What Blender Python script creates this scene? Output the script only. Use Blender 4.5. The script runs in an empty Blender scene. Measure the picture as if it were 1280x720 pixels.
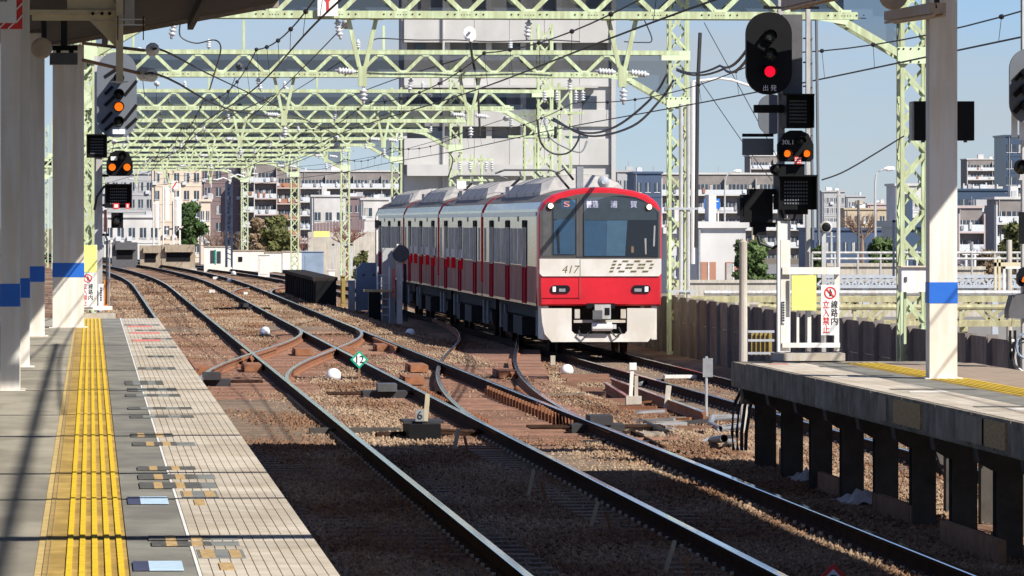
import bpy, math, random
import numpy as np
from mathutils import Vector, Matrix

random.seed(7); RNG = np.random.default_rng(11)
SC = bpy.context.scene
COL = SC.collection

# ------------------------------------------------------------------ camera, sky, sun, exposure
FPX, HORIZON, EYE = 7000.0, 278.0, 2.6          # telephoto: focal length in photo pixels, eye height over rail top
YAW = math.atan((640 - 113) / FPX)
cam = bpy.data.cameras.new('camera'); cam_o = bpy.data.objects.new('camera', cam); COL.objects.link(cam_o)
cam.sensor_width = 36; cam.lens = FPX / 1280 * 36
cam.shift_y = -(360 - HORIZON) / 1280
cam.clip_start = 1; cam.clip_end = 8000
cam_o.location = (0, 0, EYE); cam_o.rotation_euler = (math.pi / 2, 0, -YAW)
SC.camera = cam_o

SUN = Vector((-1, 1.15, -1.3)).normalized()      # the way the light travels
world = bpy.data.worlds.new('World'); SC.world = world; world.use_nodes = True
wn = world.node_tree; wn.nodes.clear()
sky = wn.nodes.new('ShaderNodeTexSky'); sky.sky_type = 'NISHITA'; sky.sun_disc = False
sky.sun_elevation = math.asin(-SUN.z); sky.sun_rotation = math.atan2(-SUN.x, -SUN.y)
sky.air_density = 1.0; sky.dust_density = 0.0; sky.ozone_density = 3.0; sky.altitude = 300
tc = wn.nodes.new('ShaderNodeTexCoord'); mp = wn.nodes.new('ShaderNodeMapping'); mp.inputs['Scale'].default_value = (1, 1, 6)
nz = wn.nodes.new('ShaderNodeTexNoise'); nz.inputs['Scale'].default_value = 9; nz.inputs['Detail'].default_value = 6
rp = wn.nodes.new('ShaderNodeValToRGB'); rp.color_ramp.elements[0].position = .42; rp.color_ramp.elements[1].position = .75
rp.color_ramp.elements[1].color = (.75, .75, .75, 1)
mx = wn.nodes.new('ShaderNodeMix'); mx.data_type = 'RGBA'; mx.inputs[7].default_value = (9.5, 7.6, 5.0, 1)
bg = wn.nodes.new('ShaderNodeBackground'); bg.inputs['Strength'].default_value = 0.05
wo = wn.nodes.new('ShaderNodeOutputWorld')
L = wn.links.new
L(tc.outputs['Generated'], mp.inputs[0]); L(mp.outputs[0], nz.inputs[0]); L(nz.outputs[0], rp.inputs[0])
L(rp.outputs[0], mx.inputs[0]); L(sky.outputs[0], mx.inputs[6])
tn = wn.nodes.new('ShaderNodeMix'); tn.data_type = 'RGBA'; tn.blend_type = 'MULTIPLY'; tn.inputs[0].default_value = 1; tn.inputs[7].default_value = (.84, 1.07, 1.66, 1)
L(mx.outputs[2], tn.inputs[6]); L(tn.outputs[2], bg.inputs[0])
L(bg.outputs[0], wo.inputs[0])
sun = bpy.data.lights.new('sun', 'SUN'); sun.energy = 5.0; sun.angle = math.radians(.5); sun.color = (1, .95, .87)
sun_o = bpy.data.objects.new('sun', sun); COL.objects.link(sun_o); sun_o.rotation_euler = SUN.to_track_quat('-Z', 'Y').to_euler()
sun_o.location = (40, -40, 60)
SC.view_settings.view_transform = 'Standard'; SC.view_settings.look = 'None'
SC.view_settings.gamma = 1; SC.view_settings.exposure = 0.45; SC.view_settings.use_curve_mapping = False
SC.cycles.max_bounces = 6; SC.cycles.transparent_max_bounces = 16

# ------------------------------------------------------------------ helpers
CY, SY = math.cos(YAW), math.sin(YAW)
def ray(px, py):
    u = (px - 640) / FPX; v = (HORIZON - py) / FPX
    return u * CY + SY, CY - u * SY, v
def P(px, py, Y):                                   # measured point at a known distance along the track
    dx, dy, v = ray(px, py); k = Y / dy
    return Vector((dx * k, Y, EYE + v * k))
def G(px, py, z=0.0):                               # measured point on a level at height z
    dx, dy, v = ray(px, py); k = (z - EYE) / v
    return Vector((dx * k, dy * k, z))
def PX(px, Y): return P(px, HORIZON, Y).x
def PZ(py, Y, px=640): return P(px, py, Y).z
def smooth(t): t = np.clip(t, 0, 1); return t * t * (3 - 2 * t)

MATS = {}
def mat(name, col, rough=.75, metal=0.0, var=.18, scale=6.0, bump=0.0, bscale=40.0, col2=None, emit=0, stretch=None, rnd=0.0, spec=.4, streak=0, patch=None):
    m = bpy.data.materials.new(name); m.use_nodes = True; nt = m.node_tree; N = nt.nodes; K = nt.links.new
    b = N['Principled BSDF']; b.inputs['Roughness'].default_value = rough; b.inputs['Metallic'].default_value = metal
    b.inputs['Specular IOR Level'].default_value = spec
    c1 = tuple(max(0, c * (1 - var)) for c in col); c2 = col2 or tuple(min(1, c * (1 + var)) for c in col)
    geo = N.new('ShaderNodeNewGeometry'); src = geo.outputs['Position']
    if stretch:
        mpn = N.new('ShaderNodeMapping'); mpn.inputs['Scale'].default_value = stretch; K(src, mpn.inputs[0]); src = mpn.outputs[0]
    n = N.new('ShaderNodeTexNoise'); n.inputs['Scale'].default_value = scale; n.inputs['Detail'].default_value = 6; n.inputs['Roughness'].default_value = .65
    K(src, n.inputs['Vector'])
    r = N.new('ShaderNodeValToRGB'); r.color_ramp.elements[0].position = .32; r.color_ramp.elements[1].position = .68
    r.color_ramp.elements[0].color = (*c1, 1); r.color_ramp.elements[1].color = (*c2, 1); K(n.outputs[0], r.inputs[0])
    out = r.outputs[0]
    if rnd:
        oi = N.new('ShaderNodeObjectInfo'); mr = N.new('ShaderNodeMapRange'); mr.inputs[3].default_value = 1 - rnd; mr.inputs[4].default_value = 1 + rnd
        K(oi.outputs['Random'], mr.inputs[0]); mm = N.new('ShaderNodeVectorMath'); mm.operation = 'SCALE'
        K(out, mm.inputs[0]); K(mr.outputs[0], mm.inputs['Scale']); out = mm.outputs[0]
    if streak:
        ms = N.new('ShaderNodeMapping'); ms.inputs['Scale'].default_value = (9, 9, .7); K(geo.outputs['Position'], ms.inputs[0])
        n3 = N.new('ShaderNodeTexNoise'); n3.inputs['Scale'].default_value = 1.2; n3.inputs['Detail'].default_value = 5; K(ms.outputs[0], n3.inputs[0])
        r3 = N.new('ShaderNodeValToRGB'); r3.color_ramp.elements[0].position = .42; r3.color_ramp.elements[1].position = .62
        d = 1 - streak; r3.color_ramp.elements[0].color = (d, d * .93, d * .85, 1); r3.color_ramp.elements[1].color = (1, 1, 1, 1); K(n3.outputs[0], r3.inputs[0])
        mu = N.new('ShaderNodeMix'); mu.data_type = 'RGBA'; mu.blend_type = 'MULTIPLY'; mu.inputs[0].default_value = 1
        K(out, mu.inputs[6]); K(r3.outputs[0], mu.inputs[7]); out = mu.outputs[2]
    if patch:                                           # broad worn or dirty areas: (tint, scale, mapping)
        mq = N.new('ShaderNodeMapping'); mq.inputs['Scale'].default_value = patch[2]; K(geo.outputs['Position'], mq.inputs[0])
        n4 = N.new('ShaderNodeTexNoise'); n4.inputs['Scale'].default_value = patch[1]; n4.inputs['Detail'].default_value = 5; K(mq.outputs[0], n4.inputs[0])
        r4 = N.new('ShaderNodeValToRGB'); r4.color_ramp.elements[0].position = .40; r4.color_ramp.elements[1].position = .60
        r4.color_ramp.elements[0].color = (*patch[0], 1); r4.color_ramp.elements[1].color = (1, 1, 1, 1); K(n4.outputs[0], r4.inputs[0])
        m4 = N.new('ShaderNodeMix'); m4.data_type = 'RGBA'; m4.blend_type = 'MULTIPLY'; m4.inputs[0].default_value = 1
        K(out, m4.inputs[6]); K(r4.outputs[0], m4.inputs[7]); out = m4.outputs[2]
    K(out, b.inputs['Base Color'])
    if bump:
        n2 = N.new('ShaderNodeTexNoise'); n2.inputs['Scale'].default_value = bscale; n2.inputs['Detail'].default_value = 4; K(geo.outputs['Position'], n2.inputs['Vector'])
        bp = N.new('ShaderNodeBump'); bp.inputs['Strength'].default_value = bump; bp.inputs['Distance'].default_value = .02
        K(n2.outputs[0], bp.inputs['Height']); K(bp.outputs[0], b.inputs['Normal'])
    if emit:
        b.inputs['Emission Color'].default_value = (*col, 1); b.inputs['Emission Strength'].default_value = emit
    MATS[name] = m; return m
def glassy(name, tint, clear, rough=.03):           # see-through sheet: part clear, part glossy dark
    m = bpy.data.materials.new(name); m.use_nodes = True; nt = m.node_tree; N = nt.nodes; K = nt.links.new
    b = N['Principled BSDF']; b.inputs['Base Color'].default_value = (*tint, 1); b.inputs['Roughness'].default_value = rough
    t = N.new('ShaderNodeBsdfTransparent'); mxs = N.new('ShaderNodeMixShader'); mxs.inputs[0].default_value = 1 - clear
    K(t.outputs[0], mxs.inputs[1]); K(b.outputs[0], mxs.inputs[2]); K(mxs.outputs[0], N['Material Output'].inputs[0])
    MATS[name] = m; return m

mat('ballast', (.24, .15, .09), .95, var=.35, scale=2.2, bump=.9, bscale=22, col2=(.44, .30, .185), patch=((.56, .42, .36), .9, (.7, .22, 1)))
mat('stone', (.24, .15, .095), .95, var=.65, scale=16, col2=(.57, .41, .265), patch=((.56, .42, .36), .9, (.7, .22, 1)))
mat('earth', (.16, .13, .09), .95, var=.3, scale=.2)
mat('rail_side', (.040, .022, .015), .9, var=.4, scale=5, spec=.06)
mat('rail_top', (.86, .83, .79), .11, 1.0, var=.06, scale=3, stretch=(8, .3, 1))
mat('rail_rust', (.27, .115, .055), .9, var=.3, scale=6)
mat('timber', (.25, .135, .09), .9, var=.35, scale=7, stretch=(.6, 9, 9), bump=.4, rnd=.25)
mat('concrete_sleeper', (.20, .15, .11), .9, var=.25, scale=5, rnd=.15)
mat('clip', (.5, .46, .4), .4, .7, var=.2)
mat('asphalt_tan', (.37, .335, .26), .92, var=.2, scale=1.4, bump=.3, bscale=160, stretch=(1, .35, 1), patch=((.72, .72, .72), 2.2, (1, .3, 1)))
mat('asphalt_grey', (.245, .235, .20), .92, var=.16, scale=2.5, bump=.3, bscale=160, patch=((.74, .74, .76), 3, (1, .3, 1)))
mat('paver', (.55, .49, .40), .88, var=.14, scale=6, rnd=.1, bump=.2, bscale=90, patch=((.82, .79, .75), 3.2, (1, .35, 1)))
mat('joint', (.05, .042, .035), .95)
mat('tactile', (.48, .32, .09), .75, var=.2, scale=6, rnd=.08, patch=((.72, .70, .66), 4, (1, .3, 1)))
mat('tactile_rib', (.76, .52, .03), .65, var=.18, scale=14)
mat('tactile_old', (.55, .40, .16), .8, var=.2)
mat('brass', (.50, .38, .20), .5, .3)
mat('line_white', (.75, .74, .7), .8, var=.1)
mat('mark_dark', (.10, .098, .09), .85, var=.5, scale=26)
mat('mark_tan', (.46, .31, .14), .85, var=.4, scale=30)
mat('mark_grey', (.2, .21, .20), .85, var=.2)
mat('mark_red', (.62, .20, .17), .8, var=.3, scale=14)
mat('sticker_blue', (.50, .66, .80), .6, var=.12, scale=18)
mat('sticker_navy', (.07, .08, .15), .6)
mat('platform_side', (.27, .245, .20), .93, var=.5, scale=3.2, bump=.4, streak=.15)
mat('under_steel', (.07, .062, .052), .85, var=.3, scale=4)
mat('col_white', (.76, .735, .68), .6, var=.05, scale=2, streak=.08)
mat('col_blue', (.02, .14, .58), .5, var=.06)
mat('brown_strip', (.33, .25, .18), .9, var=.2, scale=4)
mat('gantry', (.56, .66, .41), .5, var=.10, scale=3, streak=.22)
mat('gusset', (.60, .69, .45), .55, var=.1, scale=3)
mat('insulator', (.58, .59, .60), .3, var=.08)
mat('insulator_brown', (.12, .05, .03), .3)
mat('wire', (.022, .022, .025), .6)
mat('copper_rod', (.25, .13, .07), .6)
mat('cable', (.035, .035, .04), .55)
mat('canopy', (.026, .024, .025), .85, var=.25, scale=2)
mat('canopy_edge', (.30, .25, .20), .8, var=.2)
mat('bracket', (.62, .54, .36), .6, var=.1)
mat('lamp_body', (.48, .38, .28), .7, var=.15)
mat('black', (.006, .006, .007), .6, var=.2, spec=.2)
mat('black_gloss', (.012, .012, .015), .18)
mat('grey_board', (.14, .155, .175), .5, var=.06)
mat('grey_dark', (.10, .10, .105), .6)
mat('pole_grey', (.52, .53, .53), .5, .1, var=.1, streak=.2)
mat('steel_light', (.6, .62, .63), .4, .5, var=.1)
mat('white_paint', (.78, .77, .74), .5, var=.06, scale=3, streak=.05)
mat('sign_yellow', (.80, .76, .22), .55, var=.08)
mat('sign_white', (.84, .83, .80), .5, var=.03)
mat('sign_red', (.72, .035, .03), .5, var=.05)
mat('sign_black', (.02, .02, .02), .6)
mat('sign_green', (.0, .36, .2), .5)
mat('wood_stake', (.46, .40, .27), .85, var=.2, scale=12, stretch=(8, 8, 1))
mat('baulk', (.26, .15, .085), .9, var=.3, scale=6, rnd=.2)
mat('rag', (.55, .55, .56), .8, var=.15, scale=12)
mat('wall_panel', (.20, .16, .13), .85, var=.3, scale=1.6, rnd=.3, streak=.35)
mat('wall_post', (.22, .19, .165), .8, var=.2, scale=3)
mat('concrete', (.50, .47, .41), .9, var=.18, scale=1.2, bump=.1, bscale=20, streak=.12)
mat('concrete_tan', (.36, .31, .24), .9, var=.2, scale=1.5, streak=.12)
mat('train_steel', (.78, .70, .60), .22, 1.0, var=.12, scale=1.1, stretch=(1, .7, .35))
mat('train_steel_up', (.56, .62, .68), .3, .6, var=.06)
mat('train_red', (.62, .016, .026), .3, var=.06, spec=.6, patch=((.86, .84, .82), 1.6, (1, 1, .6)))
mat('train_darkred', (.30, .008, .02), .9, var=.15, spec=0)
mat('door_dark', (.028, .027, .03), 1.0, spec=0)
mat('flat_white', (.72, .69, .64), .9, spec=0)
mat('flat_red', (.66, .012, .02), .9, spec=0)
mat('train_white', (.70, .675, .62), .4, var=.04, scale=2, patch=((.87, .84, .79), 2.0, (1, 1, .5)))
mat('train_grey', (.085, .085, .085), .5)
mat('train_lower_reflection', (.30, .125, .10), .6, .0, spec=.12, var=.35, scale=1.3, stretch=(1, .8, .5))
mat('train_frame', (.085, .08, .075), .5, var=.05)
mat('train_roof', (.17, .155, .145), .8, var=.2)
mat('ac_unit', (.47, .44, .40), .6, var=.1)
mat('train_under', (.022, .02, .02), .8, var=.4)
mat('cab_dark', (.012, .016, .025), .5)
mat('cab_blue', (.06, .15, .27), .5, var=.1)
mat('cab_pale', (.11, .23, .35), .5, var=.1)
mat('cab_top', (.085, .11, .13), .4)
mat('numeral', (.13, .115, .05), .5)
mat('side_glass', (.34, .35, .345), .5, spec=.05, var=.4, scale=2)
mat('lamp_glow', (1, .70, .38), emit=3.5)
mat('led', (.72, .68, .95), emit=.55)
mat('led_red', (1, .35, .3), emit=.6)
mat('signal_orange', (1, .17, .01), emit=.9)
mat('signal_red', (.9, .004, .03), emit=.85)
mat('signal_white', (.9, .92, 1), emit=.8)
mat('lens_off', (.03, .035, .035), .12)
mat('dome_white', (.85, .85, .84), .35, var=.03)
mat('pipe_dark', (.035, .033, .035), .7)
mat('pipe_grey', (.25, .26, .27), .6)
mat('orange_paint', (.75, .26, .05), .6)
mat('yellow_paint', (.75, .52, .06), .6)
mat('dull_yellow', (.30, .22, .06), .8)
mat('tarred', (.035, .03, .027), .95, var=.4, spec=.1)
mat('cabinet_blue', (.24, .31, .40), .55, var=.12, scale=2)
mat('navy', (.025, .04, .075), .5)
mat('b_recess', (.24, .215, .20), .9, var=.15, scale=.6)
mat('b_white', (.62, .605, .58), .85, var=.08, scale=.5, patch=((.86, .85, .83), .3, (1, 1, .5)))
mat('laundry', (.55, .60, .68), .9, var=.3, scale=1.5, rnd=.4)
mat('curtain', (.42, .40, .36), .8, var=.2, scale=2)
mat('b_frame', (.30, .30, .31), .6)
mat('b_cream', (.66, .55, .43), .85, var=.06, scale=.3)
mat('b_brown', (.22, .16, .16), .85, var=.1, scale=.3)
mat('b_pink', (.50, .41, .38), .85, var=.08, scale=.3)
mat('b_grey', (.42, .42, .42), .85, var=.08, scale=.3)
mat('b_tower', (.50, .49, .465), .85, var=.07, scale=.25, patch=((.9, .89, .87), .35, (1, 1, .4)))
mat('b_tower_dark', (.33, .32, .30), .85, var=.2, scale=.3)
mat('b_blue', (.055, .085, .135), .35, var=.08, scale=.1)
mat('b_slate', (.06, .09, .15), .6, var=.12, scale=.3)
mat('b_tan', (.50, .42, .30), .9, var=.1, scale=.3)
mat('b_brick', (.40, .20, .13), .9, var=.15, scale=.6)
mat('window', (.05, .065, .085), .12, var=.4, scale=.4, spec=.6)
mat('b_rail', (.60, .62, .63), .6)
mat('sign_blue', (.02, .17, .62), .5)
mat('bark', (.13, .095, .065), .95, var=.3, scale=3)
mat('twig', (.26, .17, .12), .95, var=.3, scale=2)
mat('twig_red', (.24, .10, .08), .95, var=.3, scale=2)
mat('twig_grey', (.20, .19, .24), .95, var=.3, scale=2)
mat('leaf_dark', (.045, .085, .022), .7, var=.5, scale=1.2)
mat('leaf_olive', (.11, .115, .035), .75, var=.4, scale=1.2)
mat('leaf_mid', (.07, .11, .03), .7, var=.45, scale=1.2)
mat('leaf_brown', (.24, .17, .10), .85, var=.35, scale=1.2)
mat('truss_cream', (.44, .42, .25), .7, var=.25, scale=3, streak=.2)
mat('street', (.22, .215, .205), .9, var=.15, scale=.4)
glassy('net', (.03, .05, .08), .42, .9)
glassy('windscreen', (.03, .045, .06), .80)
MATS['windscreen'].node_tree.nodes['Principled BSDF'].inputs['Specular IOR Level'].default_value = .5

class MB:
    def __init__(s): s.v, s.f, s.mi = [], [], []
    def add(s, vs, fs, m=0):
        o = len(s.v); s.v += [tuple(map(float, v)) for v in vs]; s.f += [tuple(i + o for i in f) for f in fs]; s.mi += [m] * len(fs); return s
    def box(s, x0, x1, y0, y1, z0, z1, m=0):
        vs = [(x, y, z) for z in (z0, z1) for y in (y0, y1) for x in (x0, x1)]
        return s.add(vs, [(0, 2, 3, 1), (4, 5, 7, 6), (0, 1, 5, 4), (1, 3, 7, 5), (3, 2, 6, 7), (2, 0, 4, 6)], m)
    def bar(s, p, q, w, h=None, m=0, up=(0, 0, 1)):    # rectangular bar, w across, h along 'up'
        h = h or w; p, q = Vector(p), Vector(q); d = (q - p).normalized(); u = Vector(up)
        if abs(d.dot(u)) > .98: u = Vector((0, 1, 0))
        a = d.cross(u).normalized() * w / 2; b = d.cross(a).normalized() * h / 2
        vs = [p + a * i + b * j for i, j in ((-1, -1), (1, -1), (1, 1), (-1, 1))] + [q + a * i + b * j for i, j in ((-1, -1), (1, -1), (1, 1), (-1, 1))]
        return s.add(vs, [(3, 2, 1, 0), (4, 5, 6, 7), (0, 1, 5, 4), (1, 2, 6, 5), (2, 3, 7, 6), (3, 0, 4, 7)], m)
    def tube(s, pts, r, n=6, m=0, cap=True):
        pts = [Vector(p) for p in pts]; rs = r if isinstance(r, (list, tuple)) else [r] * len(pts); vs = []
        for i, p in enumerate(pts):
            d = (pts[min(i + 1, len(pts) - 1)] - pts[max(i - 1, 0)]).normalized()
            u = Vector((0, 0, 1)) if abs(d.z) < .9 else Vector((0, 1, 0))
            a = d.cross(u).normalized(); b = a.cross(d)
            vs += [p + (a * math.cos(t) + b * math.sin(t)) * rs[i] for t in [2 * math.pi * k / n for k in range(n)]]
        fs = [(i * n + k, i * n + (k + 1) % n, (i + 1) * n + (k + 1) % n, (i + 1) * n + k) for i in range(len(pts) - 1) for k in range(n)]
        if cap: fs += [tuple(range(n))[::-1], tuple(range((len(pts) - 1) * n, len(pts) * n))]
        return s.add(vs, fs, m)
    def lathe(s, p, axis, prof, n=12, m=0):             # prof: (distance along axis, radius)
        p = Vector(p); a = Vector(axis).normalized()
        u = a.cross(Vector((0, 0, 1)) if abs(a.z) < .9 else Vector((1, 0, 0))).normalized(); w = a.cross(u); vs = []
        for t, r in prof: vs += [p + a * t + (u * math.cos(k) + w * math.sin(k)) * r for k in [2 * math.pi * i / n for i in range(n)]]
        L_ = len(prof)
        fs = [(i * n + k, i * n + (k + 1) % n, (i + 1) * n + (k + 1) % n, (i + 1) * n + k) for i in range(L_ - 1) for k in range(n)]
        fs += [tuple(range(n))[::-1], tuple(range((L_ - 1) * n, L_ * n))]
        return s.add(vs, fs, m)
    def prism(s, poly, y0, y1, m=0):                    # polygon in (x, z), extruded along Y
        n = len(poly); vs = [(x, y0, z) for x, z in poly] + [(x, y1, z) for x, z in poly]
        fs = [tuple(range(n))[::-1], tuple(range(n, 2 * n))] + [(i, (i + 1) % n, n + (i + 1) % n, n + i) for i in range(n)]
        return s.add(vs, fs, m)
    def quad(s, a, b, c, d, m=0): return s.add([a, b, c, d], [(0, 1, 2, 3)], m)
    def mesh(s, name, mats):
        me = bpy.data.meshes.new(name); me.from_pydata(s.v, [], s.f)
        for mm in ([mats] if isinstance(mats, str) else mats): me.materials.append(MATS[mm])
        if any(s.mi): me.polygons.foreach_set('material_index', s.mi)
        return me
    def build(s, name, mats, parent=None, smooth_=False):
        me = s.mesh(name, mats)
        if smooth_: me.polygons.foreach_set('use_smooth', [True] * len(me.polygons))
        return link(name, me, parent)
def wl(o):
    v = Vector((0, 0, 0))
    while o is not None: v = v + o.location; o = o.parent
    return v
def link(name, data, parent=None, at=(0, 0, 0)):        # 'at' is a world position
    o = bpy.data.objects.new(name, data); COL.objects.link(o)
    if parent is not None: o.parent = parent; o.location = Vector(at) - wl(parent)
    else: o.location = at
    return o
def tag(o, label=None, cat=None, group=None, kind=None):
    if label: o['label'] = label
    if cat: o['category'] = cat
    if group: o['group'] = group
    if kind: o['kind'] = kind
    return o
def thing(name, label, cat, loc=(0, 0, 0), group=None):
    o = bpy.data.objects.new(name, None); COL.objects.link(o); o.location = loc; o.empty_display_size = .3
    return tag(o, label, cat, group)
def text(body, size, m, parent, at, name='lettering', width=None, depth=.002, shear=0.0, z_up=True):
    cu = bpy.data.curves.new(name, 'FONT'); cu.body = body; cu.size = size; cu.align_x = 'CENTER'; cu.align_y = 'CENTER'; cu.extrude = depth; cu.shear = shear
    t = bpy.data.objects.new(name, cu); COL.objects.link(t); bpy.context.view_layer.update()
    me = bpy.data.meshes.new_from_object(t); bpy.data.objects.remove(t)
    me.transform(Matrix.Rotation(math.pi / 2, 4, 'X'))
    xs = [v.co.x for v in me.vertices]
    if width and xs: me.transform(Matrix.Scale(width / max(1e-4, max(xs) - min(xs)), 4, (1, 0, 0)))
    me.materials.clear(); me.materials.append(MATS[m])
    return link(name, me, parent, at)
def raw(name, verts, faces, m, parent=None):            # numpy arrays of triangles or quads
    me = bpy.data.meshes.new(name); nv, nf = len(verts), len(faces); k = faces.shape[1]
    me.vertices.add(nv); me.vertices.foreach_set('co', verts.astype(np.float32).ravel())
    me.loops.add(nf * k); me.loops.foreach_set('vertex_index', faces.astype(np.int32).ravel())
    me.polygons.add(nf); me.polygons.foreach_set('loop_start', np.arange(0, nf * k, k, dtype=np.int32))
    me.update(calc_edges=True); me.materials.append(MATS[m]); return link(name, me, parent)
# ------------------------------------------------------------------ ground, ballast, tracks
LOW = -.38                                             # the far track lies lower
def bend(Y): return -np.maximum(0, np.asarray(Y, float) - 225) ** 2 * 1.7e-4
def drop(X): return LOW * smooth((np.asarray(X, float) - 7.6) / 1.8)
ter = [(-4000, -60), (-60, -3.5), (-16, -3.5), (-12, -.5), (14.6, -.75), (16.5, -3.4), (60, -3.4), (4000, -40)]
o = raw('ground', np.array([(x, y, -4.2) for y in (-200, 6000) for x in (-4000, 4000)]), np.array([(0, 1, 3, 2)]), 'earth'); tag(o, kind='structure')
xs = np.concatenate([np.arange(-12, 1, 1.0), np.arange(1, 14.3, .3)]); ys = np.concatenate([np.arange(8, 40, 2), np.arange(40, 150, .5), np.arange(150, 300, 2), np.arange(300, 620, 8)])
XX, YY = np.meshgrid(xs, ys); ZZ = -.196 + drop(XX) + RNG.normal(0, .008, XX.shape) + .025 * np.sin(XX * 1.7 + YY * .23) * np.sin(YY * .31)
ZZ += np.where((XX > 12.9), .05, 0)
V_ = np.stack([XX + bend(YY), YY, ZZ], -1).reshape(-1, 3); nx = len(xs)
I_ = (np.arange(len(ys) - 1)[:, None] * nx + np.arange(nx - 1)[None]).ravel()
o = raw('ballast_bed', V_, np.stack([I_, I_ + 1, I_ + nx + 1, I_ + nx], 1), 'ballast'); tag(o, kind='structure')
for p_ in o.data.polygons: p_.use_smooth = True
# embankment flanks
mb = MB()
for x0, x1 in ((14.2, 17.5), (-12, -17)):
    yy = [8, 225] + list(range(240, 621, 20))
    for a, b in zip(yy[:-1], yy[1:]):
        A, B = float(bend(a)), float(bend(b))
        mb.quad((x0 + A, a, -.5), (x1 + A, a, -4.25), (x1 + B, b, -4.25), (x0 + B, b, -.5))
tag(mb.build('embankment', 'earth'), kind='structure')

G2 = 1.435 / 2
RP = [(-.07, -.16), (.07, -.16), (.07, -.148), (.012, -.128), (.012, -.05), (.035, -.035), (.0355, -.006), (.028, 0), (-.028, 0), (-.0355, -.006), (-.035, -.035), (-.012, -.05), (-.012, -.128), (-.07, -.148)]
def rail(pts, parent, dz=0.0, rusty=False, name='rail'):
    n = len(RP); vs = []; fs = []; mi = []
    for i, p in enumerate(pts):
        a, b = pts[max(0, i - 1)], pts[min(len(pts) - 1, i + 1)]; d = Vector((b[0] - a[0], b[1] - a[1], 0)).normalized(); r = Vector((d.y, -d.x, 0))
        vs += [(p[0] + r.x * x, p[1] + r.y * x, p[2] + z + dz) for x, z in RP]
    for i in range(len(pts) - 1):
        for k in range(n):
            fs.append((i * n + k, i * n + (k + 1) % n, (i + 1) * n + (k + 1) % n, (i + 1) * n + k)); mi.append(1 if k in (6, 7, 8) else 0)
    fs += [tuple(range(n)), tuple(range((len(pts) - 1) * n, len(pts) * n))[::-1]]; mi += [0, 0]
    mb = MB(); mb.v, mb.f, mb.mi = vs, fs, mi
    return mb.build(name, ['rail_rust' if rusty else 'rail_side', 'rail_rust' if rusty == 2 else 'rail_top'], parent)
def c1(Y): return 2.505 + float(bend(Y))
def c2(Y): return 5.81 + .0012 * max(0, Y - 130) + float(bend(Y))
def c3(Y): return 11.4 + float(bend(Y))
def xa(Y): return c1(Y) + (c2(Y) - c1(Y)) * float(smooth((Y - 90) / 48))
def xb(Y): return c2(Y) + (c3(Y) - c2(Y)) * float(smooth((Y - 70) / 105))
def xc(Y): return c2(Y) + (c3(Y) - c2(Y)) * float(smooth((Y - 202) / 90))
def za(Y): return 0.0
def zl(Y): return LOW
def zb_(Y): return LOW * float(smooth((Y - 85) / 80))
def zc_(Y): return LOW * float(smooth((Y - 212) / 70))
def yr(a, b, st): return [a + i * st for i in range(int((b - a) / st) + 1)]
# loose stones lying on the bed
def stones(n, x0, x1, y0, y1, rmin, rmax):
    x = RNG.uniform(x0, x1, n); u = RNG.uniform(0, 1, n); y = 1 / (1 / y0 + u * (1 / y1 - 1 / y0)); r = RNG.uniform(rmin, rmax, n)
    ax = np.array([xa(v) for v in y]); bx_ = np.array([xb(v) for v in y])
    planks = ((np.abs(x - ax) < 1.1) & (y > 92) & (y < 136)) | ((np.abs(x - bx_) < 1.1) & (y > 72) & (y < 110)) | ((np.abs(x - 5.9) < 1.0) & (y > 72) & (y < 122))
    keep = ~planks | (RNG.uniform(0, 1, n) < .30); x, y, r = x[keep], y[keep], r[keep]; n = len(x)
    z = -.182 + drop(x) + .025 * np.sin(x * 1.7 + y * .23) * np.sin(y * .31)
    oc = np.array([(1, 0, 0), (0, 1, 0), (-1, 0, 0), (0, -1, 0), (0, 0, 1), (0, 0, -1)], float)
    V = oc[None] * r[:, None, None] * RNG.uniform(.6, 1.25, (n, 6, 3)) + RNG.normal(0, .22, (n, 6, 3)) * r[:, None, None]
    V += np.stack([x, y, z], -1)[:, None]
    T_ = np.array([(0, 1, 4), (1, 2, 4), (2, 3, 4), (3, 0, 4), (1, 0, 5), (2, 1, 5), (3, 2, 5), (0, 3, 5)])
    return V.reshape(-1, 3), (T_[None] + (np.arange(n) * 6)[:, None, None]).reshape(-1, 3)
V1, F1 = stones(105000, 1.1, 13.3, 58, 150, .013, .034); V2, F2 = stones(52000, 1.1, 8.6, 40, 62, .014, .034); V3, F3 = stones(45000, -1.0, 9.5, 150, 262, .03, .06)
o = raw('ballast_stones', np.concatenate([V1, V2, V3]), np.concatenate([F1, F2 + len(V1), F3 + len(V1) + len(V2)]), 'stone'); tag(o, 'loose brown ballast stones lying between the rails and timbers', 'ballast', kind='stuff')

SLEEP = MB().box(-1.2, 1.2, -.12, .12, -.30, -.172).mesh('sleeper', 'concrete_sleeper')
TIMB = {}
def timber(parent, x0, x1, Y, z):
    k = round((x1 - x0) * 4)
    if k not in TIMB: TIMB[k] = MB().box(-k / 8, k / 8, -.115, .115, -.32, -.166).mesh('timber', 'timber')
    o = link('timber', TIMB[k], parent, ((x0 + x1) / 2, Y, z + random.uniform(-.004, .003))); o.rotation_euler.z = random.uniform(-.006, .006)
def track(label, cf, zf, y0, y1, ys):
    t = thing('railway_track', label, 'railway track', (cf(y0), y0, zf(y0) - .16), 'railway tracks')
    for s in (-1, 1):
        rail([(cf(Y) + s * G2, Y, zf(Y)) for Y in yr(y0, 225, 5) + yr(231, y1, 6)], t)
    for Y in ys: link('sleeper', SLEEP, t, (cf(Y), Y, zf(Y)))
    return t
in_a = lambda Y: 88 <= Y <= 142
in_b = lambda Y: 68 <= Y <= 132
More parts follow.
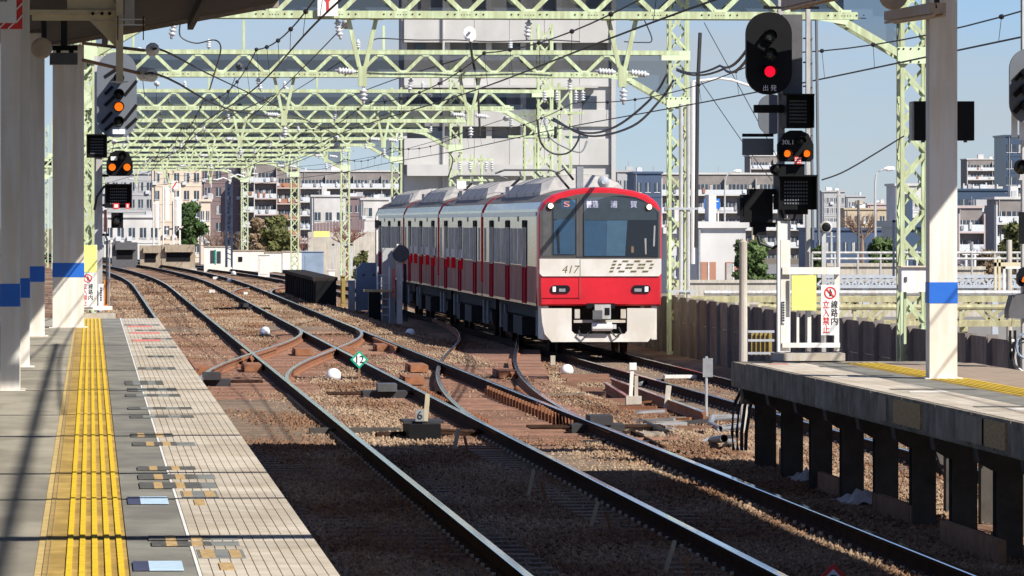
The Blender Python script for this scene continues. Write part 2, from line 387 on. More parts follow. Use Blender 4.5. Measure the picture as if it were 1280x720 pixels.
t1 = track('straight railway track running along the edge of the paved platform with yellow tactile strip', c1, za, 12, 480, [y for y in yr(38, 190, .62) if not in_a(y)])
t2 = track('middle railway track passing the elevated platform on steel posts', c2, za, 12, 480, [y for y in yr(38, 205, .62) if not (in_a(y) or in_b(y))])
t3 = track('railway track carrying the red and white train beside the panel wall', c3, zl, 30, 480, [y for y in yr(70, 175, .62)])
def crossover(label, xf, zf, y0, y1, dz):
    t = thing('crossover_track', label, 'railway track', (xf(y0), y0, -.16), 'crossover tracks')
    for s in (-1, 1): rail([(xf(Y) + s * G2, Y, zf(Y)) for Y in yr(y0, y1, 1.5)], t, dz, True)
    return t
ka = crossover('rusty crossover track curving from the paved platform track to the middle track', xa, za, 90, 138, -.004)
kb = crossover('crossover track curving from the middle track to the train track', xb, zb_, 70, 175, -.006)
kc = crossover('distant crossover track curving behind the dark low loading platform', xc, zc_, 203, 291, -.005)
for Y in yr(68, 142, .62):                             # long timbers under the points
    w = 1.25
    if in_a(Y):
        A, C1, C2 = xa(Y), c1(Y), c2(Y)
        if A - C1 < 1.7: timber(ka, C1 - w, A + w, Y, 0)
        elif C2 - A > 1.7: timber(ka, A - w, A + w, Y, -.003); timber(ka, C1 - w, C1 + w, Y + .3, 0)
        else: timber(ka, C1 - w, C1 + w, Y, 0)
        if A - C1 >= 1.7 and C2 - A <= 1.7: timber(ka, A - w, C2 + w, Y + .3, -.001)
    if in_b(Y):
        B, C2 = xb(Y), c2(Y)
        if B - C2 < 2.0: timber(kb, C2 - w, B + w, Y + .12, zb_(Y) * .3 - .002)
        else:
            timber(kb, B - w, B + w, Y + .12, zb_(Y) - .002)
            if not in_a(Y): timber(kb, C2 - w, C2 + w, Y + .12, -.002)
    elif in_a(Y): pass
# check rails, frog plates and rail clips
for (xf, a, b, s, par) in ((c1, 100, 108, -1, ka), (c1, 108, 116, 1, ka), (c2, 112, 121, -1, ka), (c2, 118, 127, 1, ka), (c2, 98, 110, -1, kb), (xb, 99, 112, 1, kb), (xa, 108, 117, -1, ka), (xa, 111, 120, 1, ka)):
    rail([(xf(Y) + s * (G2 - .11), Y, zb_(Y) if xf is xb else 0) for Y in yr(a, b, 1.5)], par, -.012, 2, 'check_rail')
for x, Y in ((2.0, 103), (3.0, 104.5), (5.35, 118), (6.3, 121), (6.05, 104), (5.5, 96), (4.4, 117), (7.4, 100)):
    mb = MB(); mb.box(x - .16, x + .16, Y - .9, Y + .9, -.16, -.03); mb.box(x - .19, x + .19, Y - .5, Y + .5, -.16, -.06); mb.build('frog_plate', 'rail_rust', ka)
mb = MB()
for xf, zf, a, b in ((c1, za, 38, 90), (c2, za, 38, 72), (c3, zl, 70, 122)):
    for Y in yr(a, b, .62):
        for s in (-1, 1):
            for k in (-1, 1):
                x = xf(Y) + s * G2 + k * .085; mb.box(x - .013, x + .013, Y - .025, Y + .025, zf(Y) - .163, zf(Y) - .135)
o = mb.build('rail_clips', 'clip', t1); tag(o, kind='stuff')
mb = MB()
for Y in yr(74, 90, .6):
    for x in (c2(Y) - G2 + .17, c2(Y) + G2 - .17, xb(Y) + .5):
        mb.box(x - .05, x + .05, Y - .05, Y + .05, -.17, -.06); mb.box(x - .02, x + .02, Y - .1, Y + .02, -.17, -.02)
tag(mb.build('slide_chair', 'rail_rust', kb), kind='stuff')

# ------------------------------------------------------------------ left platform
ZP = 1.12
pl = thing('station_platform', 'sunlit paved platform with yellow tactile strip and cream grooved edge tiles', 'platform', (-3.5, 8, -.2))
MB().box(-9, 1.02, 8, 87, -.5, ZP - .045).build('slab', 'platform_side', pl)
# surface sheets and pavers
for i, y in enumerate(yr(8, 86, 6)):
    MB().box(-9, -.238, y + .006, min(y + 5.994, 87), ZP - .045, ZP - .003).build('asphalt_panel', 'asphalt_tan', pl)
    MB().box(.168, .452, y + .004, min(y + 5.996, 86.95), ZP - .045, ZP - .002).build('asphalt_panel', 'asphalt_grey', pl)
mb = MB()
for k in range(12):
    x0 = .470 + k * .048; mb.box(x0, x0 + .0435, .004, .596, -.04, .002)
mb.box(.47, 1.046, .0, .6, -.11, -.012)
PAV = mb.mesh('edge_paver', 'paver')
PAV.materials.append(MATS['joint']); PAV.polygons.foreach_set('material_index', [0] * 72 + [1] * 6)
for Y in yr(20, 86.3, .6): link('edge_paver', PAV, pl, (0, Y, ZP))
mb = MB(); mb.box(-.205, .163, .003, .297, -.04, .0)
for k in range(5): x = -.092 + k * .056; mb.box(x - .0125, x + .0125, .006, .294, -.001, .0075, 1)
TAC = mb.mesh('tactile_block', ['tactile', 'tactile_rib'])
for Y in yr(20, 86.6, .3): link('tactile_block', TAC, pl, (0, Y, ZP))
mb = MB().box(-.236, -.2055, 20, 87, ZP - .04, ZP - .001); mb.build('old_tactile_edge', 'tactile_old', pl)
mb = MB(); mb.box(-.204, -.200, 20, 87, ZP + .0005, ZP + .003); mb.box(-.182, -.178, 20, 87, ZP + .0005, ZP + .003)
for Y in yr(20, 70, .12): mb.box(-.200, -.182, Y, Y + .02, ZP + .0005, ZP + .002)
tag(mb.build('ladder_strip', 'brass', pl), kind='stuff')
MB().box(.453, .467, 20, 87, ZP - .04, ZP + .001).build('painted_line', 'line_white', pl)
MK = {'mark_grey': 0, 'mark_dark': .0012, 'sticker_navy': .0012}
def mark(x0, x1, yb, yt, m, nm='floor_marking'):      # painted patch, from its outline on the platform
    a, b = G(x0, yb, ZP), G(x1, yb, ZP); c = G(x0, yt, ZP)
    MB().box(a.x, b.x, a.y, c.y, ZP + .0022, ZP + .0045 + MK.get(m, .0024)).build(nm, m, pl)
def markrow(x0, x1, y0, y1, tans=(), greys=()):
    n = len(tans)
    ed = sorted([x0, x1] + [v for t in tans for v in t])
    for i in range(0, len(ed), 2): 
        if ed[i + 1] - ed[i] > 1: mark(ed[i], ed[i + 1], y1, y0, 'mark_dark')
    for a, b in tans: mark(a, b, y1, y0, 'mark_tan')
    for a, b in greys: mark(a, b, y1, y0, 'mark_grey')
markrow(164, 217, 542.4, 546.5, [(172, 181), (195, 205)]); markrow(166, 222, 553.4, 557.6, [(183, 193), (204, 214)], [(223, 245)])
markrow(172, 245, 584, 588, [(187, 197), (215, 225)]); markrow(173, 247, 594, 599.5, [(193, 204), (220, 232)], [(248, 270)]); markrow(175, 252, 604, 611, [(193, 204), (221, 232)], [(253, 272)])
mark(228, 274, 623, 614.5, 'mark_grey'); mark(230, 241, 621.5, 615, 'mark_tan'); mark(257, 270, 622, 615.5, 'mark_tan'); mark(244, 257, 632, 625.5, 'mark_tan')
markrow(186, 262, 671, 676, [(207, 220), (239, 253)], [(263, 298)]); markrow(190, 264, 678, 683, [(208, 222), (240, 254)], [(265, 300)])
mark(249, 308, 699, 688, 'mark_grey'); mark(252, 270, 698.5, 688.5, 'mark_tan'); mark(289, 303, 698.5, 689, 'mark_tan'); mark(276, 293, 713.5, 705, 'mark_tan')
for x0, x1, x2, ya, yb in ((160, 176, 211, 622, 630.5), (167, 187, 230, 703, 714)):
    mark(x0, x1, yb, ya, 'sticker_navy'); mark(x1, x2, yb, ya, 'sticker_blue')
for x0, x1, y0, y1, tn in ((157, 205, 476.5, 481.5, (172, 181)), (160, 222, 485.5, 489.5, ()), (157, 226, 493.2, 496.2, (175, 192)), (160, 240, 509.5, 512.2, (181, 200)), (163, 243, 519.8, 522.8, ()),
                           (173, 220, 459.6, 462, (208, 219)), (185, 218, 445, 447, ()), (182, 222, 433.5, 435.3, (203, 209)), (178, 216, 423, 424.6, ()), (170, 212, 412.5, 413.8, ()), (155, 200, 406, 407.1, ())):
    w = (x1 - x0) / 5
    for k in (0, 2, 4): mark(x0 + w * k, x0 + w * (k + 1), y1, y0, 'mark_dark')
    for k in (1, 3): mark(x0 + w * k, x0 + w * (k + 1), y1, y0, 'mark_grey')
for x0, x1, y0, y1 in ((160, 190, 407.6, 409), (163, 200, 415.8, 417.4), (166, 202, 424.8, 427)): mark(x0, x1, y1, y0, 'mark_red')

# platform columns
def column(label, X, Y, w, zt, base_z, d=.2, bands=((1.83, 2.03),), grp='white platform columns', hsec=True):
    t = thing('platform_column', label, 'column', (X, Y, base_z), grp); mb = MB()
    if hsec:
        mb.box(X - w / 2, X + w / 2, Y - d, Y - d + .02, base_z, zt); mb.box(X - w / 2, X + w / 2, Y + d - .02, Y + d, base_z, zt); mb.box(X + w / 2 - .035, X + w / 2 - .012, Y - d + .02, Y + d - .02, base_z, zt); mb.box(X - w / 2 + .012, X - w / 2 + .035, Y - d + .02, Y + d - .02, base_z, zt)
    else: mb.box(X - w / 2, X + w / 2, Y - d, Y + d, base_z, zt)
    mb.build('shaft', 'col_white', t)
    for a, b in bands: MB().box(X - w / 2 - .004, X + w / 2 + .004, Y - d - .004, Y + d + .004, a, b).build('blue_band', 'col_blue', t)
    mb = MB(); mb.box(X - w / 2 - .05, X + w / 2 + .05, Y - d - .05, Y + d + .05, base_z, base_z + .012); mb.build('base_plate', 'col_white', t)
    return t
column('white steel column with blue band beside the red edged notice', -.705, 49.6, .17, 5.1, ZP, .2, ((1.86, 2.06),))
column('slim white column with blue band just behind the notice column', -.67, 57.5, .10, 5.0, ZP, .12)
column('white column with blue band between the slim column and the wide end column', -.69, 73, .19, 5.05, ZP)
column('wide white column with blue band at the end of the tactile strip', -.31, 79.2, .44, 5.1, ZP, .22)

# left canopy: rises toward the tracks
cp = thing('platform_canopy', 'dark canopy roof rising over the paved platform with pale edge', 'canopy', (-2, 40, 5))
prof = [(-8, 6.3), (-.9, 5.05), (2.62, 5.70), (2.62, 5.84), (-.9, 5.19), (-8, 6.44)]
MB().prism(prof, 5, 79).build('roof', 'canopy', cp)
MB().prism([(-.9, 4.99), (2.65, 5.64), (2.65, 5.74), (-.9, 5.09)], 79.002, 79.06).build('fascia', 'canopy_edge', cp)
for Y in (49.6, 57.5): MB().bar((-.7, Y, 5.0), (2.4, Y, 5.57), .14, .22).build('rafter', 'canopy', cp)
for x, z in ((.2, 5.1), (1.4, 5.33)): MB().box(x - .04, x + .04, 6, 78.9, z - .02, z + .1).build('purlin', 'canopy', cp)

# ------------------------------------------------------------------ right platform on posts
ZR = 1.03
pr = thing('elevated_platform', 'weathered concrete platform raised on dark steel posts', 'platform', (8.5, 40, -.5))
MB().box(7.30, 9.85, 22, 63.6, ZR - .30, ZR - .02).build('slab', 'platform_side', pr)
for y in yr(22, 61.6, 2):
    MB().box(7.28, 7.33, y + .01, y + 1.99, ZR - .28, ZR - .004).build('coping', 'platform_side', pr)
    mb = MB()
    for k in range(4): mb.box(7.335 + k * .155, 7.335 + k * .155 + .15, y + .004, y + 1.996, ZR - .02, ZR)
    mb.build('edge_paver', 'paver', pr)
    MB().box(7.957, 8.358, y + .004, y + 1.996, ZR - .02, ZR - .001).build('asphalt_panel', 'asphalt_grey', pr)
    mb = MB(); mb.box(8.36, 8.80, y + .004, y + 1.996, ZR - .02, ZR + .001)
    for k in range(5): mb.box(8.40 + k * .08, 8.435 + k * .08, y + .01, y + 1.99, ZR + .0005, ZR + .007, 1)
    mb.build('tactile_block', ['tactile', 'tactile_rib'], pr)
    MB().box(8.802, 9.84, y + .004, y + 1.996, ZR - .02, ZR).build('paving_panel', 'brown_strip', pr)
for i, Y in enumerate([63, 60.6, 58.2, 55.8, 53.4, 51, 48.6, 46.2, 43.8, 41.4]):
    mb = MB(); x = 7.62
    mb.box(x - .11, x + .11, Y - .11, Y - .095, -.45, ZR - .5); mb.box(x - .11, x + .11, Y + .095, Y + .11, -.45, ZR - .5); mb.box(x - .012, x + .012, Y - .095, Y + .095, -.45, ZR - .5)
    mb.build('post', 'under_steel', pr)
    MB().prism([(7.34, ZR - .30), (9.7, ZR - .30), (9.7, ZR - .5), (7.5, ZR - .5), (7.36, ZR - .42)], Y - .13, Y + .13).build('cross_beam', 'under_steel', pr)
    mb = MB(); x = 9.4; mb.box(x - .1, x + .1, Y - .1, Y + .1, -.6, ZR - .5); mb.build('post', 'under_steel', pr)
    if i % 2: MB().bar((9.4, Y, -.4), (9.4, Y + 2.4, ZR - .5), .06).build('brace', 'under_steel', pr)
MB().box(7.40, 9.8, 63.4, 63.58, ZR - .5, ZR - .302).build('end_beam', 'platform_side', pr)
for a, b in ((715, 735), (820, 885), (1100, 1150), (1195, 1240)):      # patched lumps on the edge (px in a 3.37x view)
    pxx = 900 + a / 3.368; Y = 7000 * 7.3 / (pxx - 113) * 1.0
    MB().box(7.262, 7.29, Y - (b - a) / 3.368 / 23, Y + (b - a) / 3.368 / 23, ZR - .25, ZR - .03).build('edge_patch', 'mark_tan' if a in (820, 1195) else 'concrete_tan', pr)
for x0, x1, Y, m in ((7.9, 8.3, 60.4, 'mark_dark'), (7.75, 8.2, 57.0, 'mark_dark'), (7.5, 7.9, 56.6, 'line_white'), (7.5, 8.3, 52.2, 'mark_dark'), (7.55, 7.9, 51.4, 'line_white'), (7.5, 8.2, 47.2, 'mark_dark'), (7.7, 8.1, 46.6, 'line_white'), (7.6, 7.9, 62.2, 'mark_grey'), (7.5, 7.7, 61.6, 'mark_red')):
    MB().box(x0, x1, Y - .12, Y + .12, ZR + .0012, ZR + .004).build('floor_marking', m, pr)
for i, (px, py, w) in enumerate(((962, 576, 1.1), (985, 585, 1.2), (1038, 618, 1.6), (1118, 650, 2.6), (1215, 692, 3.2))):
    g = G(px, py, -.2)
    o = MB().box(g.x - .03, g.x + .03, g.y - w / 2, g.y + w / 2, -.24, .0).build('timber_baulk', 'baulk'); tag(o, ['first','second','third','fourth','fifth'][i] + ' reddish timber board along the elevated platform posts, counted from its end barrier', 'board', 'boards beside the platform posts')
for i, (px, py, w) in enumerate(((1008, 600, .35), (1078, 628, .5), (1140, 645, .35), (1222, 683, .25))):
    g = G(px, py, -.18); n = 9; vs = []; fs = []
    for a in range(n):
        for b in range(n):
            vs.append((g.x + (a / 8 - .5) * w, g.y + (b / 8 - .5) * w * 2.2, -.19 + .10 * math.exp(-((a - 4) ** 2 + (b - 4) ** 2) / 9) * (1 + .6 * math.sin(a * 2.1 + i) * math.cos(b * 1.7)) + random.uniform(0, .03)))
    fs = [(a * n + b, (a + 1) * n + b, (a + 1) * n + b + 1, a * n + b + 1) for a in range(n - 1) for b in range(n - 1)]
    o = MB().add(vs, fs).build('crumpled_sheet', 'rag'); tag(o, ['first','second','third','fourth'][i] + ' crumpled pale plastic sheet by the elevated platform posts, counted from its end barrier', 'plastic sheet', 'plastic sheets on the ballast')
column('white column with blue band standing on the elevated platform', 8.53, 55.8, .28, 6.0, ZR, .13, ((1.79, 2.0),), 'white platform columns', False)
# right canopy (over the top of the frame; it shades the near tracks)
cr = thing('platform_canopy', 'butterfly canopy roof above the elevated platform', 'canopy', (8.6, 40, 5.3))
pw = [(6.9, 6.4), (8.6, 5.35), (10.9, 5.85), (10.9, 5.97), (8.6, 5.47), (6.9, 6.52)]
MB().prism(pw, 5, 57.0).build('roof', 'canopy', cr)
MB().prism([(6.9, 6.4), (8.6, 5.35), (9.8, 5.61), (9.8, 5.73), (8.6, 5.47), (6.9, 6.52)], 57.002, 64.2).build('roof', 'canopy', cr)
# ------------------------------------------------------------------ overhead gantries
ZB, TH, XL, XR = EYE + 3.48, .52, -.15, 13.9
def insul(p, axis, n=5, r=.06, L_=.36):
    pr_ = [(0, .02), (.05, .03)]
    for k in range(n): t = .05 + (L_ - .1) * (k + .1) / n; pr_ += [(t, .035), (t + .012, r), (t + .03, r * .9), (t + .045, .035)]
    pr_ += [(L_ - .05, .03), (L_, .02)]
    return MB().lathe(p, axis, pr_, 10)
DG = {}
def gantry(label, Y, ncol_r=True, ncol_l=True, vees=(4.55, 8.93), full=True):
    sh = float(bend(Y)); xl, xr = XL + sh, XR + sh; D = .26
    t = thing('overhead_gantry', label, 'gantry', ((xl + xr) / 2, Y, -.5), 'overhead gantries')
    for s, nm in ((-1, 'f'), (1, 'b')):
        y = Y + s * D
        mb = MB(); mb.box(xl, xr - 1.0, y - .05, y + .05, ZB - .06, ZB - .045); mb.box(xl, xr - 1.0, y - s * -.04 - .008, y - s * -.04 + .008, ZB - .045, ZB + .065); mb.build('bottom_chord', 'gantry', t)
        mb = MB(); mb.box(xl, xr, y - .05, y + .05, ZB + TH + .05, ZB + TH + .062); mb.box(xl, xr, y + s * .04 - .008, y + s * .04 + .008, ZB + TH - .045, ZB + TH + .055); mb.build('top_chord', 'gantry', t)
    n = 12; w = (xr - xl - 1.2) / n
    for i in range(n):
        for k in (0, 1):
            a, b = ((0, -TH / 2), (w / 2, TH / 2)) if k == 0 else ((0, TH / 2), (w / 2, -TH / 2))
            if (k, round(w, 3)) not in DG:
                DG[(k, round(w, 3))] = MB().bar((a[0], 0, a[1]), (b[0], 0, b[1]), .078, .016, up=(0, 1, 0)).mesh('diagonal', 'gantry')
            for s in (-1, 1):
                link('diagonal', DG[(k, round(w, 3))], t, (xl + i * w + k * w / 2, Y + s * (D + .012), ZB + TH / 2))
    if full:
        mb = MB()
        for i in range(n + 1): mb.box(xl + i * w - .09, xl + i * w + .09, Y - D - .034, Y - D - .022, ZB - .045, ZB + .10)
        for i in range(n): mb.box(xl + (i + .5) * w - .08, xl + (i + .5) * w + .08, Y - D - .034, Y - D - .022, ZB + TH - .09, ZB + TH + .05)
        tag(mb.build('gusset_plate', 'gusset', t), kind='stuff')
        if Y < 180:
            mb = MB(); yb_ = Y - D - .036
            for i in range(n + 1):
                for dx in (-.07, -.025, .025, .07): mb.box(xl + i * w + dx - .009, xl + i * w + dx + .009, yb_ - .012, yb_, ZB - .01, ZB + .008)
                for dx in (-.3, -.18, .18, .3): mb.box(xl + i * w + dx - .011, xl + i * w + dx + .011, Y - D - .06, Y - D - .049, ZB + .0, ZB + .02)
            for xx in (-.28, -.2, -.08, .06, .2):
                for zz in (-.77, -.55): mb.box(xr - .02 + xx - .012, xr - .02 + xx + .012, Y - D - .058, Y - D - .046, ZB + zz - .012, ZB + zz + .012)
            tag(mb.build('bolt_heads', 'rail_side', t), kind='stuff')
    MB().box(xl, xr - 1.2, Y - .006, Y + .006, ZB + .04, ZB + TH - .03).build('net_panel', 'net', t)
    for x in [xl + .6 + 1.35 * i for i in range(10)]:
        MB().bar((x, Y - D, ZB - .02), (x + .5, Y + D, ZB - .02), .05, .02).build('tie', 'gantry', t)
    for side, on in ((1, ncol_r), (-1, ncol_l)):
        if not on: continue
        xc_ = xr - .02 if side > 0 else xl; zt, zb = ZB + 2.6, -.75; h = .21
        c = MB()
        for sx in (-1, 1):
            for sy in (-1, 1): MB().box(xc_ + sx * h - .035, xc_ + sx * h + .035, Y + sy * h - .035, Y + sy * h + .035, zb, zt).build('column_leg', 'gantry', t)
        z = zb + .2; k = 0
        while z < zt - .5:
            for sy in (-1, 1):
                yy = Y + sy * (h + .02); a = -1 if k % 2 else 1
                c.bar((xc_ - a * h, yy, z), (xc_ + a * h, yy, z + .48), .05, .012, up=(0, 1, 0))
                if sy > 0: c.bar((xc_ + a * h, yy + .03, z), (xc_ - a * h, yy + .03, z + .48), .05, .012, up=(0, 1, 0))
            for sx in (-1, 1):
                a = -1 if k % 2 else 1; xx = xc_ + sx * (h + .02); c.bar((xx, Y - a * h, z), (xx, Y + a * h, z + .48), .05, .012, up=(1, 0, 0))
            z += .48; k += 1
        c.build('column_lacing', 'gantry', t)
        kx = xc_ - side * .22
        for sy in (-1, 1): MB().bar((kx - side * 1.15, Y + sy * D, ZB), (kx, Y + sy * D, ZB - .66), .06, .12).build('knee_brace', 'gantry', t)
        MB().prism([(kx - side * 1.6, ZB + .06), (kx - side * 1.6, ZB - .045), (kx - side * .95, ZB - .15), (kx - side * .85, ZB + .02)], Y - D - .045, Y - D - .03).build('gusset_plate', 'gusset', t)
        MB().box(xc_ - .3, xc_ + .26, Y - D - .045, Y - D - .03, ZB - .80, ZB - .52).build('gusset_plate', 'gusset', t)
        MB().box(xc_ - .42, xc_ + .26, Y - D - .045, Y - D - .03, ZB + TH - .17, ZB + TH + .06).build('gusset_plate', 'gusset', t)
        MB().add([(kx, Y, ZB - .6), (kx - side * 1.1, Y, ZB + .03), (kx - side * 1.1, Y, ZB + TH - .05), (kx, Y, ZB + TH - .05)], [(0, 1, 2, 3)]).build('net_panel', 'net', t)
    for vx in vees:
        x = vx + sh; mb = MB()
        for s in (-1, 1): mb.bar((x + s * .24, Y - .1, ZB - .03), (x + s * .04, Y - .1, ZB - .92), .09, .07); mb.box(x + s * .24 - .11, x + s * .24 + .11, Y - .2, Y + .0, ZB - .08, ZB - .05)
        mb.box(x - .07, x + .07, Y - .16, Y - .05, ZB - 1.2, ZB - .86); mb.build('drop_bracket', 'gantry', t)
        insul((x - .1, Y - .1, ZB - .95), (-1, -.1, .05)).build('insulator', 'insulator', t, True)
        insul((x + .02, Y - .12, ZB - 1.2), (0, 0, -1), 3, .07, .3).build('insulator', 'insulator', t, True)
        if vx > 8: insul((x + .1, Y - .1, ZB - .95), (1, -.1, -.12)).build('insulator', 'insulator', t, True)
    for i, x in enumerate([1.2, 2.75, 4.0, 6.1, 7.3, 10.1, 11.5]):
        x += sh + random.uniform(-.25, .25)
        if i % 2: insul((x, Y - .1, ZB + TH + .06), (0, 0, 1), 3, .06, .26).build('insulator', 'insulator', t, True)
        else: insul((x, Y - .15, ZB - .06), (random.uniform(-.3, .3), 0, -1), 4, .065, .36).build('insulator', 'insulator', t, True)
    if full:
        for x in (1.0, 3.6, 6.9, 10.4): MB().box(x + sh - .03, x + sh + .03, Y - .05, Y + .05, ZB + TH + .06, ZB + TH + random.uniform(.5, 1.1)).build('stub_post', 'gantry', t)
    return t
ord_ = ['first pale green truss gantry beyond the elevated platform, with wire net panels', 'second pale green truss gantry, its column rising beside the front of the train', 'third pale green truss gantry, crossing over the roof of the train',
        'fourth pale green truss gantry over the rear train cars', 'fifth pale green truss gantry behind the train', 'sixth pale green truss gantry, its column in front of the bare reddish tree',
        'seventh pale green truss gantry, its column in front of the white apartment blocks', 'farthest pale green truss gantry in front of the cream apartments']
gants = [gantry(ord_[i], Y, full=i < 5) for i, Y in enumerate((94, 132, 171, 213, 252, 290, 330, 372))]
for lab, Y in (('plain truss beam between the fourth gantry and the third', 192), ('plain truss beam between the fourth gantry and the fifth', 233), ('plain truss beam between the fifth gantry and the sixth', 271), ('plain truss beam between the sixth gantry and the seventh', 310), ('plain truss beam between the seventh gantry and the farthest', 351)):
    gantry(lab, Y, False, True, (), False)
# extras on the second gantry column: pipes and tall cable pole
t = gants[1]
for dx, r, m in ((.03, .05, 'pole_grey'), (.2, .045, 'pole_grey')):
    MB().tube([(XR + dx - .02, 131.6, -.6), (XR + dx - .02, 131.6, 5.4)], r, 8).build('cable_pipe', m, t)
for z in (.95, 2.9): MB().box(XR - .3, XR + .4, 131.52, 131.56, z, z + .05).build('pipe_clamp', 'steel_light', t)
MB().tube([(XR + .42, 132.1, 2), (XR + .46, 132.1, 5.8), (XR + .52, 132.1, 7.1)], .045, 6).build('cable_pole', 'cable', t)
for k in range(2):
    MB().box(XR - .02 + k * .17 - .05, XR + k * .17 + .04, 131.54, 131.55, .15, .3).build('red_band', 'sign_red', t)
# sign on the first gantry
a = P(397, 20, 93.6); MB().box(a.x, a.x + .34, 93.60, 93.62, a.z, a.z + .42).build('sign_plate', 'sign_white', gants[0]); text('Y', .42, 'sign_red', gants[0], (a.x + .17, 93.59, a.z + .21))
# secondary wire columns standing between the tracks behind the train
def small_col(label, px, Y, zt):
    X = PX(px, Y); t = thing('lattice_mast', label, 'mast', (X, Y, -.5), 'lattice masts'); h = .17; c = MB()
    for sx in (-1, 1):
        for sy in (-1, 1): MB().box(X + sx * h - .03, X + sx * h + .03, Y + sy * h - .03, Y + sy * h + .03, -.6, zt).build('leg', 'gantry', t)
    for i in range(int((zt + .5) / .4)):
        z = -.4 + i * .4; a = -1 if i % 2 else 1; c.bar((X - a * h, Y - h - .01, z), (X + a * h, Y - h - .01, z + .4), .05, .012, up=(0, 1, 0)); c.bar((X - h, Y - a * h, z), (X - h, Y + a * h, z + .4), .05, .012, up=(1, 0, 0))
    c.build('lacing', 'gantry', t)
    for z in (zt - .2, zt - .9): MB().box(X - .7, X + .55, Y - .22, Y - .16, z, z + .07).build('cross_arm', 'gantry', t)
    for s in (-.6, -.25, .3, .5): insul((X + s, Y - .19, zt - .2), (0, 0, -1), 4, .08, .38).build('insulator', 'insulator', t, True)
    return t
small_col('lattice mast with cable loops above the train roof', 706, 160, 6.6)
small_col('shorter lattice mast above the second train car', 662, 178, 6.2)
small_col('lattice mast above the rear of the train', 596, 190, 4.9)

# ------------------------------------------------------------------ overhead wires
def line(label, X, zc, zm, y0, y1, grp='overhead contact lines'):
    t = thing('overhead_line', label, 'overhead wire', (X, y0, zc), grp); cw, mw = [], []
    sup = [55, 94, 132, 171, 213, 252, 290, 330, 372]
    def zmess(Y):
        k = max(i for i in range(len(sup)) if sup[i] <= max(Y, 55)); a, b = sup[k], sup[min(k + 1, len(sup) - 1)] if k + 1 < len(sup) else sup[k] + 40
        u = (Y - a) / (b - a); return zc + .30 + zm * (2 * u - 1) ** 2
    for Y in yr(y0, y1, 3):
        zig = .12 * math.sin(Y / 39 * math.pi); cw.append((X + float(bend(Y)) + zig, Y, zc)); mw.append((X + float(bend(Y)) + zig * .5, Y, zmess(Y)))
    MB().tube(cw, .013, 5).build('contact_wire', 'wire', t); MB().tube(mw, .011, 5).build('messenger_wire', 'wire', t)
    for i in range(0, len(cw), 2 if True else 1):
        a, b = cw[i], mw[i]
        if 48 < a[1] < 260:
            MB().tube([a, b], .004, 4).build('dropper', 'wire', t)
            mb = MB(); mb.lathe((b[0], b[1] - .05, b[2]), (0, 1, 0), [(0, .02), (.03, .035), (.07, .035), (.1, .02)], 8); mb.build('clamp', 'wire', t)
    return t
line('contact wire and messenger above the paved platform track', 2.72, EYE + 2.32, .28, 40, 372)
line('contact wire and messenger above the middle track', 6.55, EYE + 2.30, .25, 40, 372)
line('contact wire and messenger above the train track', 11.5, EYE + 2.28, .28, 40, 372)
def wire(label, pts, r=.012, m='wire', sag=0.0, grp='feeder cables', insu=()):
    a = [P(*p) if len(p) == 3 else Vector(p) for p in pts]; out = []
    for i in range(len(a) - 1):
        n = 8 if sag else 2
        for k in range(n):
            u = k / n; q = a[i].lerp(a[i + 1], u); q.z -= sag * 4 * u * (1 - u); out.append(q)
    if not sag and len(a) > 2:                          # smooth curve through the points
        out = []; e = [a[0]] + a + [a[-1]]
        for i in range(1, len(e) - 2):
            for k in range(6):
                u = k / 6; p0, p1, p2, p3 = e[i - 1], e[i], e[i + 1], e[i + 2]
                out.append(.5 * (2 * p1 + (p2 - p0) * u + (2 * p0 - 5 * p1 + 4 * p2 - p3) * u * u + (3 * p1 - p0 - 3 * p2 + p3) * u ** 3))
    out.append(a[-1]); t = thing('feeder_cable', label, 'cable', out[0], grp)
    MB().tube(out, r, 6).build('strand', m, t)
    for u, sz in insu:
        q = out[min(len(out) - 1, int(u * (len(out) - 1)))]; q2 = out[min(len(out) - 1, int(u * (len(out) - 1)) + 1)]
        insul(q, (q2 - q) if (q2 - q).length > 0 else (1, 0, 0), 4, sz, sz * 5).build('insulator', 'dome_white', t)
    return t
wire('thick black feeder cable sagging from the lattice mast to the second gantry column', [(690, 150, 160), (730, 166, 150), (770, 158, 140), (815, 122, 134), (834, 92, 131)], .03, 'cable')
wire('second thick feeder cable sagging beneath the knee of the second gantry', [(692, 148, 160), (735, 170, 150), (790, 158, 140), (826, 124, 132), (842, 100, 131)], .03, 'cable')
wire('looped cable hanging under the lattice mast above the train', [(672, 150, 158), (676, 178, 158), (692, 192, 158), (712, 190, 158), (724, 172, 158), (722, 160, 158)], .03, 'cable')
wire('pale looped cable hanging under the lattice mast above the train', [(680, 150, 158.5), (688, 172, 158.5), (706, 184, 158.5), (726, 190, 158.5), (734, 176, 158.5)], .028, 'pipe_grey')
wire('upper dark cable running from the second gantry column to the signal mast', [(846, 86, 131), (900, 82, 105), (935, 60, 70)], .022, 'cable', .12)
wire('lower dark cable running from the second gantry column to the signal mast', [(846, 88, 131), (905, 86, 105), (935, 72, 70)], .022, 'cable', .12)
wire('guy wire crossing behind the black signal head', [(880, 28, 150), (952, 160, 150), (1000, 250, 150)], .012)
wire('guy wire descending left of the black signal head', [(868, 90, 150), (930, 180, 150), (965, 226, 150)], .012)
wire('cable rising from the signal ladder past the column', [(1027, 225, 80), (1060, 212, 80), (1130, 170, 80)], .012)
wire('anchor wire with white insulators running out from the canopy bracket', [(108, 55, 56), (180, 63, 58), (206, 64, 60), (260, 92, 90), (330, 125, 130), (420, 168, 190)], .012, insu=((.28, .07),))
